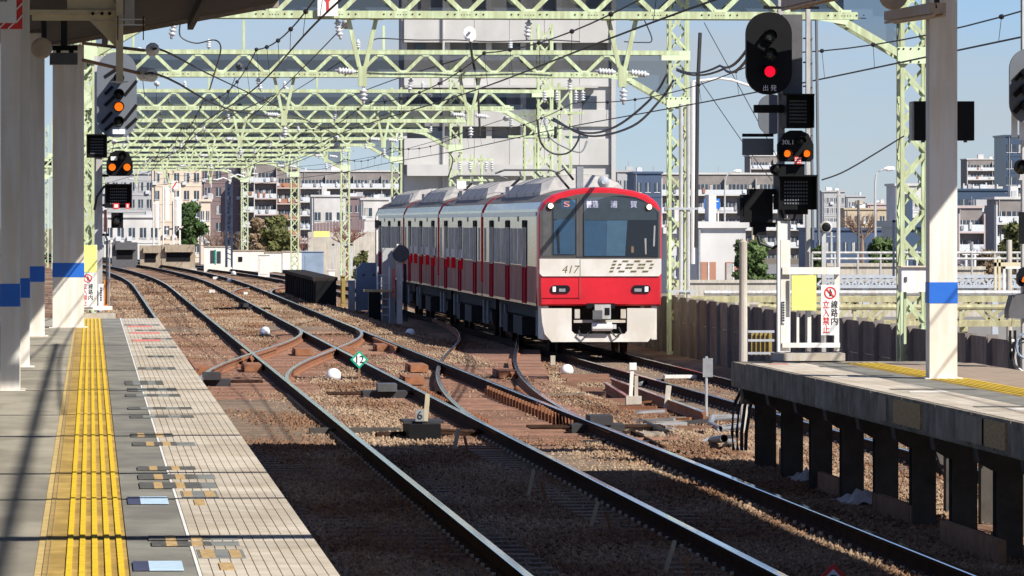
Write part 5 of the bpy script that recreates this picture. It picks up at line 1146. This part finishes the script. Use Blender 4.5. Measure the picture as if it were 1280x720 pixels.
for i, (Y, x0, x1, py) in enumerate(((138, 836, 1300, 384), (145, 880, 1300, 366))):
    a, b = P(x0, py, Y), P(x1, py, Y); t = thing('service_pipe', ['cream service pipe slung along the truss bridge', 'upper grey service pipe over the truss bridge', 'lower cream pipe behind the truss bridge', 'green service pipe along the bridge top'][i], 'pipe', a, 'pipes on the bridge')
    MB().tube([a, b], .07, 8).build('pipe', ['truss_cream', 'pole_grey', 'truss_cream', 'gantry'][i], t)
    for k in range(7): x = a.x + (b.x - a.x) * (k + .5) / 7; MB().box(x - .04, x + .04, Y + .0, Y + .08, a.z - .5, a.z - .05).build('hanger', 'truss_cream', t)
def railing(lab, Y, x0, x1, yt, yb, m, n):
    t = thing('railing', lab, 'railing', P(x0, yb, Y), 'railings'); A, B = P(x0, yt, Y), P(x1, yb, Y)
    for u in (1, .5): MB().tube([(A.x, Y, B.z + (A.z - B.z) * u), (B.x, Y, B.z + (A.z - B.z) * u)], .05, 6).build('rail', m, t)
    for k in range(n + 1): x = A.x + (B.x - A.x) * k / n; MB().tube([(x, Y, B.z - .6), (x, Y, A.z)], .04, 6).build('post', m, t)
railing('grey pipe railing above the concrete parapet', 200, 1015, 1300, 316, 331, 'pole_grey', 10)
for (lab, x0, x1, y0, y1, Y, d, m, nm) in (('stained pale concrete parapet behind the grey truss walkway', 1035, 1130, 329, 345, 201, .5, 'concrete', 'parapet_wall'), ('short pale concrete parapet right of the platform column', 1195, 1230, 333, 346, 201, .5, 'concrete', 'parapet_wall'),
        ('long low pale wall left of the signal mast', 836, 970, 350, 372, 230, .6, 'concrete', 'parapet_wall'), ('grey retaining wall under the truss bridge', 836, 1300, 396, 440, 175, .6, 'street', 'retaining_wall')):
    a, b = P(x0, y1, Y), P(x1, y0, Y); t = thing(nm, lab, 'wall', (a.x, Y, -4.2)); MB().box(a.x, b.x, Y, Y + d, -4.3, b.z - .12).build('wall_body', m, t); MB().box(a.x - .05, b.x + .05, Y - .08, Y + d + .08, b.z - .12, b.z).build('coping', m, t)
t = thing('control_cabinet', 'white control cabinet mounted by the first gantry column', 'cabinet', P(1146, 365, 90)); sbox(1127, 1165.5, 334, 365, 90, .4, 'white_paint', 'case', t); sbox(1126.5, 1166, 332.5, 334, 89.95, .5, 'b_cream', 'lid', t); sbox(1131, 1134, 346, 352, 89.98, .018, 'grey_dark', 'handle', t)
for px in (1130, 1160): sbox(px, px + 3, 365, 430, 90.1, .08, 'gantry', 'leg', t)
t = thing('frame_stand', 'dark blue steel frame standing by the first gantry column', 'frame', P(1120, 340, 110));
for x0, x1, y0, y1 in ((1116, 1118.5, 275, 345), (1116, 1131, 275, 278), (1120.5, 1122.5, 280, 345)): sbox(x0, x1, y0, y1, 110, .05, 'navy', 'bar', t)
t = thing('gate_frame', 'yellow steel portal frame behind the right platform edge', 'frame', P(1260, 350, 150))
for x0, x1, y0, y1 in ((1243, 1246, 324, 375), (1248, 1251, 324, 375), (1243, 1300, 328, 333), (1250, 1300, 365, 369)): sbox(x0, x1, y0, y1, 150, .08, 'bracket', 'bar', t)
for x0, x1, y0, y1 in ((1254, 1300, 332.5, 336), (1254, 1257, 332, 365)): sbox(x0, x1, y0, y1, 152, .08, 'white_paint', 'bar', t)
tag(MB().lathe((PX(1261.5, 154), 154, -4), (0, 0, 1), [(0, .09), (PZ(300, 154) + 4, .08)], 12).build('concrete_post', 'concrete'), 'stout concrete post inside the yellow portal frame', 'post')
for px, Y, y0, y1, m, lab in ((1207.5, 210, 313, 335, 'white_paint', 'white bollard post right of the platform column'), (1218.5, 210, 313, 335, 'white_paint', 'second white bollard post right of the platform column'), (1048, 150, 238, 345, 'pole_grey', 'tall grey pole carrying twin speakers right of the signal'), (1073, 400, 250, 300, 'grey_dark', 'thin dark utility pole above the tan roofs'), (1039, 260, 290, 400, 'pole_grey', 'grey pole beside the blue warehouse'), (941, 330, 235, 305, 'b_tan', 'utility pole before the long white apartment slab'), (1172, 300, 290, 340, 'grey_dark', 'dark pole beside the first gantry column')):
    k = Y / FPX; t = thing('pole', lab, 'pole', (PX(px, Y), Y, -4)); MB().tube([(PX(px, Y), Y, -4.2), (PX(px, Y), Y, PZ(y0, Y))], [max(.06, 2.0 * k), max(.05, 1.5 * k)], 8).build('shaft', m, t); MB().box(PX(px, Y) - 5 * k, PX(px, Y) + 5 * k, Y - .05, Y + .05, PZ(y0 + 6, Y), PZ(y0 + 5, Y)).build('cross_arm', m, t)
def streetlamp(lab, px, py, Y, dirx, ybase=330):
    t = thing('street_lamp', lab, 'street lamp', (PX(px, Y), Y, -4), 'street lamps'); x = PX(px, Y); zt = PZ(py, Y); k = Y / FPX
    MB().tube([(x, Y, -4.2), (x, Y, zt - 16 * k), (x + dirx * 1.5 * k, Y, zt - 7 * k), (x + dirx * 6 * k, Y, zt - 2 * k), (x + dirx * 13 * k, Y, zt)], [.09, .06, .05, .05, .04], 8).build('pole', 'pole_grey', t); MB().lathe((x + dirx * 11 * k, Y, zt), (dirx, 0, .05), [(0, .06), (.2, .14), (.5, .13), (.6, .05)], 10).build('head', 'sign_white', t)
streetlamp('curved street lamp standing above the blue warehouse', 1094, 211, 300, 1); streetlamp('curved street lamp before the long white apartment slab', 906, 214, 420, 1)
t = thing('cantilever_lamp', 'long pale lamp arm beside the second gantry column', 'lamp', P(870, 100, 150)); MB().tube([P(866, 102, 150), P(900, 98, 150), (P(915, 100, 150)), P(936, 107, 150)], .035, 8).build('arm', 'white_paint', t); MB().tube([P(866, 102, 150), P(866, 330, 150)], .06, 8).build('pole', 'white_paint', t)
t = thing('road_sign', 'blue direction sign panel on white posts', 'road sign', P(895, 280, 350)); sbox(880, 900, 248.5, 261, 350, .15, 'sign_blue', 'panel', t); sbox(887, 893, 255, 257, 349.9, .05, 'sign_white', 'lettering', t); sbox(883, 898, 251, 252.5, 349.9, .05, 'sign_white', 'lettering', t)
for px in (886, 897): sbox(px, px + 1.6, 255, 345, 350.2, .1, 'white_paint', 'post', t)
t = thing('road_sign', 'small blue sign panel left of the black signal box', 'road sign', P(924, 260, 360)); sbox(921.5, 929, 253, 262, 360, .15, 'sign_blue', 'panel', t); sbox(925, 926.5, 262, 300, 360.1, .1, 'white_paint', 'post', t)

# ------------------------------------------------------------------ buildings
def building(name, lab, px0, px1, yt, Y, dep, wall, floors=0, bays=0, fh=2.9, style='win', z0=-4.2, grp='background buildings', side=None, railm='b_rail', wmat='window', top=.6, ww=.55, wh=.5):
    if Y >= 400: Y = Y * 1.7
    X0, X1, ZT = PX(px0, Y), PX(px1, Y), PZ(yt, Y); t = thing(name, lab, 'building', ((X0 + X1) / 2, Y, z0), grp)
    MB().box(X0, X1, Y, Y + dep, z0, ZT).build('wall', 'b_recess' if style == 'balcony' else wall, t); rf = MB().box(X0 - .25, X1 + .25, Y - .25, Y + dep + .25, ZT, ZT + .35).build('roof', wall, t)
    if dep > 3 and int(px0) % 3 == 0:
        w = (X1 - X0); MB().box(X0 + w * .3, X0 + w * .45, Y + 1, Y + 3, ZT + .35, ZT + 1.8).build('roof_house', wall, rf)
    rb = random.Random(int(px0 * 13 + Y)); w = X1 - X0
    for q_ in range(rb.randint(1, 3) if Y > 400 else 0):
        x = X0 + w * rb.uniform(.05, .85); h_ = rb.uniform(.4, .9); ty = Y + .8 + q_ * 1.7 + rb.uniform(0, .2); MB().box(x, x + rb.uniform(.4, 1.6), ty, ty + 1.2, ZT + .352, ZT + .35 + h_).build('roof_tank', rb.choice(['b_grey', 'b_white', 'b_rail']), rf)
    x = X0 + w * rb.uniform(.2, .8); MB().tube([(x, Y + 1.5, ZT + .3), (x, Y + 1.5, ZT + rb.uniform(1.0, 2.0))], .04, 5).box(x - .4, x + .4, Y + 1.47, Y + 1.53, ZT + .9, ZT + .95).build('roof_antenna', 'b_frame', rf)
    for f in range(1, floors + 1):
        if style != 'balcony': MB().box(X0 - .06, X1 + .06, Y - .07, Y - .002, ZT - top - f * fh - .14, ZT - top - f * fh - .02).build('string_course', wall, t)
    MB().tube([(X0 + w * .06, Y - .12, z0), (X0 + w * .06, Y - .12, ZT)], .07, 6).build('drain_pipe', 'b_frame', t)
    cme = None
    if style == 'balcony': ww = .8
    bw = (X1 - X0) / max(bays, 1); wm = MB().box(-bw * ww / 2, bw * ww / 2, -.05, .02, 0, fh * wh); 
    wme = wm.mesh('window', wmat); fr = MB(); 
    fr.box(-bw * ww / 2 - .08, bw * ww / 2 + .08, -.09, -.052, -.1, 0); fr.box(-.04, .04, -.09, -.052, 0, fh * wh); fme = fr.mesh('window_frame', 'b_rail')
    for f in range(floors):
        zf = ZT - top - (f + 1) * fh
        if style == 'balcony':
            for xe in (X0 - .18, X1 + .02): MB().box(xe, xe + .16, Y - 1.32, Y + .5, zf - .13, zf + fh - .14).build('end_wall', wall, t)
            MB().box(X0 - .1, X1 + .1, Y - 1.3, Y - .002, zf - .12, zf + .12).build('balcony_slab', wall, t)
            b_ = MB().box(X0 - .1, X1 + .1, Y - 1.3, Y - 1.22, zf + .122, zf + 1.02).build('balcony_parapet', railm, t)
            for i in range(0, bays + 1, 4): x = X0 + i * bw; MB().box(x - .06, x + .06, Y - .9, Y - .004, zf + .122, zf + fh - .13).build('balcony_divider', wall, t)
        for i in range(bays):
            o = link('window', wme, t, (X0 + (i + .5) * bw, Y - .012, zf + fh * (.22 if style != 'balcony' else .12)))
            link('window_frame', fme, o, wl(o))
            if rb.random() < .3:
                if cme is None: cme = MB().box(-bw * ww * .45, bw * ww * .02, -.062, -.052, .02, fh * wh * .95).mesh('curtain', 'curtain')
                link('curtain', cme, o, wl(o))
            if style == 'balcony' and rb.random() < .55:
                x = X0 + (i + rb.uniform(.1, .6)) * bw; hh = rb.uniform(.5, 1.0); MB().box(x, x + bw * rb.uniform(.2, .4), Y - 1.5, Y - 1.34, zf + .4, zf + .4 + hh).build('hung_laundry', rb.choice(['laundry', 'b_white', 'b_frame', 'laundry', 'b_brick']), t)
            elif rb.random() < .35: x = X0 + (i + .05) * bw; MB().box(x, x + .7, Y - .4, Y - .1, zf + .15, zf + .75).build('aircon_unit', 'b_rail', t)
    return t
# concrete tower behind the gantries
YT = 520
tw = thing('concrete_tower', 'large pale concrete tower with deep horizontal recesses behind the gantries', 'building', (PX(636, YT), YT, -4))
X0, X1 = PX(505, YT), PX(768, YT); XM = PX(655, YT)
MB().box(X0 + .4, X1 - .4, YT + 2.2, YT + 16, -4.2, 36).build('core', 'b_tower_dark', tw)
for a, b in ((23, 53), (67, 108), (137, 158), (173, 206), (218, 300)):
    z1, z0 = PZ(a, YT), PZ(b, YT); w = X1 - X0; n = 6
    for i in range(n): xa_ = X0 + w * i / n; MB().box(xa_ + .02, xa_ + w / n - .02, YT, YT + 2.2, z0, z1).build('wall_panel', 'b_tower', tw)
    MB().box(X0, X1, YT + .06, YT + 2.19, z0 + .05, z1 - .05).build('parapet', 'b_tower', tw)
for px in (506, 560, 612, 655, 700, 764): x = PX(px, YT); MB().box(x - .25, x + .25, YT + .8, YT + 2.4, -4, 36).build('pier', 'b_tower', tw)
MB().box(PX(700, YT), X1 - .1, YT + .3, YT + 2.3, -4, PZ(108, YT)).build('wing_wall', 'b_tower', tw); MB().box(X1 - .3, X1 + .1, YT - .3, YT + 16, -4, 36).build('end_wall', 'b_tower', tw)
for x0, x1, y0, y1 in ((728, 746, 120, 137), (705, 735, 170, 186)): sbox(x0, x1, y0, y1, YT + .2, .25, 'window', 'window', tw)
MB().box(X0, PX(746, YT), YT - 1.4, YT - .01, PZ(110, YT), PZ(107, YT)).build('ledge', 'b_tower', tw); MB().box(X0 + .2, PX(700, YT), YT - 1.8, YT - .01, PZ(220, YT), PZ(206, YT)).build('ledge', 'b_tower', tw)
MB().tube([(PX(554, YT), YT - .2, -3), (PX(554, YT), YT - .2, 36)], .12, 8).build('drain_pipe', 'b_tower', tw)
for px in (520, 585, 640, 690): MB().box(PX(px, YT), PX(px + 14, YT), YT + 2.1, YT + 2.19, PZ(66, YT), PZ(54, YT)).build('window', 'window', tw)
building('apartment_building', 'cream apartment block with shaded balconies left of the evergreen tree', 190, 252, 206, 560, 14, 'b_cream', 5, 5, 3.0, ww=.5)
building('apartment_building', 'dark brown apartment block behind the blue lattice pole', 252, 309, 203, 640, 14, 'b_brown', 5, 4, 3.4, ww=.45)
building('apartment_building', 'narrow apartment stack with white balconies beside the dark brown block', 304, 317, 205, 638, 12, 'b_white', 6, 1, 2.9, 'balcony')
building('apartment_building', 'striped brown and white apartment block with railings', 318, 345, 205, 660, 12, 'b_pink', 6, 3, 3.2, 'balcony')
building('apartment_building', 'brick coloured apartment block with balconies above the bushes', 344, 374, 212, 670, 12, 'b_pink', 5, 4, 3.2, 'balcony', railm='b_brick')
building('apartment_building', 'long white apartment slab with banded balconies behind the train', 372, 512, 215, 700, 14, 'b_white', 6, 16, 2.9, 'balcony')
building('low_building', 'plain white building below the banded apartments', 390, 432, 246, 600, 10, 'b_white', 1, 3, 3, top=2.0); building('low_building', 'white building with brown shuttered front', 422, 452, 248, 610, 10, 'b_brown', 2, 3, 2.6); building('low_building', 'white house block beside the last train car', 452, 486, 250, 590, 10, 'b_white', 1, 2, 3)
building('low_building', 'small white house beside the evergreen tree', 250, 263, 252, 480, 6, 'b_cream', 2, 2, 2.8); building('low_building', 'pale grey building behind the left signal mast', 128, 192, 218, 580, 12, 'b_grey', 4, 6, 3.0); building('low_building', 'pale low building under the signal mast', 130, 200, 272, 430, 8, 'b_white', 1, 5, 2.6)
building('office_building', 'dark grey office block directly behind the train roof', 793, 827, 217, 520, 12, 'b_slate', 1, 3, 3); building('low_building', 'grey stepped building beside the concrete tower', 770, 795, 215, 560, 12, 'b_grey', 3, 3, 3)
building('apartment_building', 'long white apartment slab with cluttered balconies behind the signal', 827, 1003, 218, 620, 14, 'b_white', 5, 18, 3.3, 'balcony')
building('apartment_building', 'far white tower of balconies above the signal box', 938, 974, 195, 900, 14, 'b_white', 5, 5, 2.9, 'balcony')
building('low_building', 'white building with brick lower wall beside the second gantry column', 870, 932, 285, 300, 10, 'b_white', 1, 2, 2.6, top=1.1, wmat='b_brick', ww=.6); building('low_building', 'small white annex beside the train front', 834, 872, 292, 320, 8, 'b_white', 1, 2, 2.4)
building('warehouse', 'long dark blue warehouse with glazed front', 1018, 1118, 288, 420, 16, 'b_slate', 1, 9, 2.6, top=.8); building('low_building', 'pale lattice fronted building above the tan roofs', 1028, 1056, 240, 700, 10, 'b_grey', 4, 6, 2.2); building('low_building', 'tan low houses with bare tree in front', 1056, 1108, 262, 650, 10, 'b_tan', 1, 5, 2.4); building('low_building', 'distant grey building cluster', 1058, 1082, 246, 800, 10, 'b_grey', 2, 4, 2.4); building('low_building', 'brownish houses right of the street lamp', 1085, 1125, 256, 720, 10, 'b_pink', 2, 5, 2.4)
building('office_building', 'white office block behind the first gantry column', 1120, 1166, 232, 480, 10, 'b_white', 2, 3, 3.2); building('low_building', 'small blue grey building before the white office block', 1128, 1164, 284, 300, 8, 'b_blue', 1, 3, 2.4)
building('apartment_building', 'far pale tower of balconies over the blue building', 1209, 1256, 199, 1100, 14, 'b_white', 6, 6, 3.1, 'balcony'); building('office_building', 'wide steel blue office building', 1160, 1262, 238, 560, 14, 'b_blue', 3, 8, 3.2, ww=.85)
building('office_building', 'steel blue tower at the right edge', 1257, 1330, 170, 640, 14, 'b_blue', 7, 5, 3.2, ww=.85); building('apartment_building', 'small pinkish apartment house with balconies', 1198, 1228, 260, 430, 10, 'b_pink', 3, 3, 2.6, 'balcony'); building('apartment_building', 'white apartment house with open balconies at the right edge', 1245, 1310, 249, 440, 10, 'b_white', 4, 5, 2.7, 'balcony')
for k, (px, w, py) in enumerate(((1204, 10, 232), (1216, 14, 233), (1232, 12, 231), (1246, 8, 233))):
    p = P(px, py + 3, 958); o = MB().box(p.x, p.x + w * .13, 958, 960, p.z - .6, p.z + .4).box(p.x + .1, p.x + .3, 958.5, 958.8, p.z + .4, p.z + .8).build('roof_unit', 'b_white'); tag(o, 'white rooftop equipment on the wide steel blue office building', 'roof equipment', 'rooftop units')
# blue lattice pole and distant trackside kit on the left
YK = 330
t = thing('blue_pole', 'dark blue lattice pole with white lamp arms before the brown block', 'pole', P(287, 320, YK))
for x0, x1 in ((281.5, 284.5), (288.5, 291)): sbox(x0, x1, 228, 334, YK, .15, 'navy', 'leg', t)
for k in range(16): MB().bar(P(283, 232 + k * 6, YK + .05), P(290, 235 + k * 6, YK + .05), .05).build('rung', 'navy', t)
sbox(286, 289.5, 208, 230, YK, .15, 'pole_grey', 'top', t)
for s, y in ((-1, 214), (1, 222), (-1, 226)): MB().tube([P(288, y, YK), P(288 + s * 9, y - 4, YK), P(288 + s * 18, y - 1, YK)], .04, 6).build('lamp_arm', 'sign_white', t)
YQ = 345
for (x0, x1, y0, y1, m, lab) in ((175, 201, 307, 334, 'concrete_tan', 'tan concrete bunker with dark recess beside the track'), (202, 244, 306, 337, 'concrete_tan', 'larger concrete bunker with hooded opening between the tracks'), (140, 172, 303, 330, 'grey_dark', 'dark low shed where the track bends away')):
    p = P(x0, y1, YQ); p2 = P(x1, y0, YQ); t = thing('concrete_bunker', lab, 'bunker', p); MB().box(p.x, p2.x, YQ, YQ + 3, -.6, p2.z).build('body', m, t); MB().box(p.x + .2, p2.x - .1, YQ - .35, YQ - .002, p2.z - .45, p2.z - .1).build('hood', m, t); MB().box(p.x + .3, p2.x - .3, YQ - .05, YQ - .004, p2.z - 1.0, p2.z - .46).build('opening', 'black', t); MB().box(p.x - .1, p2.x + .1, YQ - .5, YQ + 3, -.6, -.25).build('footing', 'concrete', t)
for x0, x1, y0, y1, lab in ((204, 212, 233, 275, 'white ribbed tank cabinet on the distant steel stand'), (217, 227, 246, 282, 'second white ribbed tank cabinet on the distant steel stand'), (192, 200, 252, 285, 'white looped pipe cabinet on the distant steel stand')):
    t = thing('tank_cabinet', lab, 'tank', P(x0, y1, 350)); p, p2 = P(x0, y1, 350), P(x1, y0, 350); MB().lathe(((p.x + p2.x) / 2, 350.3, p.z), (0, 0, 1), [(0, (p2.x - p.x) / 2), (p2.z - p.z - .15, (p2.x - p.x) / 2), (p2.z - p.z, (p2.x - p.x) / 4)], 10).build('shell', 'white_paint', t); MB().tube([(p.x, 350, p.z - 2.2), (p.x, 350, p2.z)], .05).build('standpipe', 'white_paint', t)
t = thing('steel_stand', 'white steel stand carrying tank cabinets with a red slashed plate', 'stand', P(215, 330, 350))
for x0, x1, y0, y1 in ((197, 226, 285, 287.5), (198, 200, 287, 320), (224, 226, 230, 320), (215, 217.5, 232, 335)): sbox(x0, x1, y0, y1, 350.6, .12, 'white_paint', 'bar', t)
sbox(214.5, 222.5, 226, 236, 350.4, .05, 'sign_white', 'plate', t); MB().bar(P(216, 235, 350.35), P(221, 227, 350.35), .08, .06, up=(0, 1, 0)).build('slash', 'sign_red', t)
for i, (x0, x1, y0, y1, Y, lab) in enumerate(((255, 290, 309, 331, 360, 'white trackside wall with green framed door'), (291, 330, 314, 335, 358, 'white trackside wall with small dark hatch'), (331, 352, 316, 338, 352, 'bright white wall panel beside the bushes'), (353, 378, 315, 339, 350, 'white wall end beside the blue grey cabinet'))):
    p, p2 = P(x0, y1, Y), P(x1, y0, Y); t = thing('trackside_wall', lab, 'wall', p); MB().box(p.x, p2.x, Y, Y + .3, -.8, p2.z).build('wall_body', 'white_paint', t); MB().box(p.x - .05, p2.x + .05, Y - .05, Y + .35, p2.z, p2.z + .08).build('coping', 'concrete_tan', t)
    if i == 0: sbox(263, 268, 313, 329, Y - .03, .02, 'window', 'window', t); sbox(268.5, 270, 312, 330, Y - .04, .03, 'sign_green', 'door_frame', t); sbox(271, 276, 314, 329, Y - .03, .02, 'window', 'window', t)
    if i == 1: sbox(298, 303, 321, 327, Y - .04, .03, 'black', 'hatch', t)
YN = 400
t = thing('curved_fence', 'brown vertical panel fence rising behind the lattice masts', 'fence', P(420, 290, YN))
for k in range(16): x0 = 392 + k * 4; y0 = 279 - k * .32; sbox(x0, x0 + 3.5, y0, y0 + 13, YN + k * .1, .1, 'b_brown', 'panel', t)
tag(sbox(392, 412, 289, 296, YN - 2, .1, 'sign_yellow', 'direction_board', None), 'small yellow board before the brown panel fence', 'sign')
o = MB().box(PX(385, 410), PX(470, 410), 410, 411, -4.3, PZ(290, 410)).build('bank_wall', 'concrete'); tag(o, 'pale concrete bank wall below the brown panel fence', 'wall')
t = thing('portal_frame', 'grey steel portal frame behind the loading platform', 'frame', P(430, 340, 300))
for x0, x1, y0, y1 in ((415, 418, 305, 345), (436, 441, 305, 345), (415, 441, 304, 307)): sbox(x0, x1, y0, y1, 300, .1, 'pole_grey', 'bar', t)
# streets and banks far away
o = raw('street', np.array([(17.5, 60, -4.19), (200, 60, -4.19), (200, 900, -4.19), (17.5, 900, -4.19)]), np.array([(0, 1, 2, 3)]), 'street'); tag(o, kind='structure')

# ------------------------------------------------------------------ trees
def tree(name, lab, px, py_top, py_base, wpx, Y, leafm, n=2600, leaf=.16, bark='bark', grp='trees', trunk=True):
    X = PX(px, Y); zt = PZ(py_top, Y); zb = PZ(py_base, Y) - 1.0; k = Y / FPX; R = wpx * k / 2; H = zt - zb
    t = thing(name, lab, 'tree', (X, Y, zb), grp); mb = MB(); rnd = random.Random(int(px * 7))
    mb.tube([(X, Y, zb - 2), (X + .1, Y, zb + H * .35), (X, Y, zb + H * .8)], [R * .10, R * .07, R * .02], 8)
    cl = []
    for i in range(30):
        a = rnd.uniform(0, 6.28); u = rnd.uniform(.15, 1); rr = R * rnd.uniform(.25, .85) * (1 - .55 * u ** 2); c = Vector((X + rr * math.cos(a), Y + rr * math.sin(a) * .8, zb + H * (.18 + .74 * u))); cl.append(c)
        mb.tube([(X, Y, zb + H * .25 * u + .2), c], [R * .03, R * .008], 5)
    mb.build('trunk', bark, t)
    C = np.array(cl); idx = RNG.integers(0, len(cl), n); d = RNG.normal(0, 1, (n, 3)); d /= np.linalg.norm(d, axis=1)[:, None]; s = R * (.16 + .20 * RNG.uniform(0, 1, (len(cl),)))[idx] * RNG.uniform(.35, 1, n) ** .5
    c = C[idx] + d * s[:, None] * np.array([1, 1, .85]); u = RNG.normal(0, 1, (n, 3)); u /= np.linalg.norm(u, axis=1)[:, None]; v = np.cross(u, d + .01); v /= np.linalg.norm(v, axis=1)[:, None] + 1e-6
    L2 = leaf * RNG.uniform(.6, 1.3, n)[:, None]; V = np.stack([c - u * L2, c + v * L2 * .6, c + u * L2, c - v * L2 * .6], 1).reshape(-1, 3)
    raw('crown', V, np.arange(n * 4).reshape(-1, 4), leafm, t); return t
def bare(name, lab, px, py_top, py_base, wpx, Y, m, n=90, grp='trees'):
    X = PX(px, Y); zt = PZ(py_top, Y); zb = PZ(py_base, Y) - .8; k = Y / FPX; R = wpx * k / 2; H = zt - zb; rnd = random.Random(int(px * 3)); t = thing(name, lab, 'tree', (X, Y, zb), grp)
    MB().tube([(X, Y, zb - 2), (X, Y, zb + H * .4)], [R * .08, R * .05], 7).build('trunk', m, t); mb = MB()
    def grow(p, d, L_, r, lv):
        e = p + d * L_; mb.tube([p, (p + e) / 2 + Vector((rnd.uniform(-.05, .05), 0, rnd.uniform(-.02, .06))) * L_, e], [r, r * .8, r * .5], 4, cap=False)
        if lv > 0:
            for _ in range(4 if lv > 1 else 5):
                nd = (d + Vector((rnd.uniform(-.9, .9), rnd.uniform(-.9, .9), rnd.uniform(-.25, .6)))).normalized(); grow(p + d * L_ * rnd.uniform(.35, 1), nd, L_ * rnd.uniform(.5, .75), r * .55, lv - 1)
    for i in range(7):
        a = i * .9; grow(Vector((X, Y, zb + H * rnd.uniform(.15, .4))), Vector((math.cos(a) * .8, math.sin(a) * .6, rnd.uniform(.5, 1.3))).normalized(), R * .62, R * .03, 3)
    mb.build('crown', m, t); return t
tree('evergreen_tree', 'dense dark evergreen tree beside the cream apartment block', 238, 252, 305, 44, 380, 'leaf_dark', 3400, .22)
bare('bare_tree', 'bare brown tree right of the evergreen', 270, 274, 312, 44, 390, 'twig'); bare('bare_tree', 'pale bare tree beside the blue lattice pole', 299, 262, 312, 26, 395, 'leaf_brown')
tree('bushy_tree', 'olive green bushy tree above the white trackside walls', 345, 268, 312, 48, 385, 'leaf_olive', 3000, .2); tree('bushy_tree', 'brownish bush left of the olive tree', 322, 272, 312, 34, 390, 'leaf_brown', 1800, .2); tree('bushy_tree', 'small olive bush before the lattice mast', 366, 296, 316, 26, 375, 'leaf_olive', 1200, .2)
bare('bare_tree', 'bare reddish tree between the two lattice columns', 434, 270, 312, 54, 385, 'twig_red'); bare('bare_tree', 'bare reddish shrub left of the lattice column', 378, 276, 312, 26, 392, 'twig_red')
bare('bare_tree', 'bare tree in front of the tan houses', 1078, 270, 300, 70, 500, 'twig'); bare('bare_tree', 'bare tree behind the second gantry column', 878, 258, 300, 44, 340, 'twig_grey')
tree('bushy_tree', 'green tree behind the short concrete post', 940, 296, 350, 62, 260, 'leaf_mid', 3600, .16); tree('bushy_tree', 'dark green tree before the blue warehouse', 1103, 298, 332, 46, 240, 'leaf_mid', 2600, .15); tree('bushy_tree', 'olive tree at the right edge before the white apartment house', 1268, 278, 335, 52, 280, 'leaf_olive', 3000, .17)
tree('bushy_tree', 'brown green hedge right of the platform column', 1232, 312, 345, 40, 260, 'leaf_brown', 1800, .16); bare('bare_tree', 'bluish bare shrub right of the platform column', 1215, 296, 338, 62, 270, 'twig_grey'); tree('bushy_tree', 'dark green shrub between the signal mast and pole', 1022, 305, 350, 26, 230, 'leaf_mid', 1500, .15); tree('bushy_tree', 'low green shrub on the bank behind the portal frame', 450, 312, 345, 30, 330, 'leaf_olive', 1200, .18)
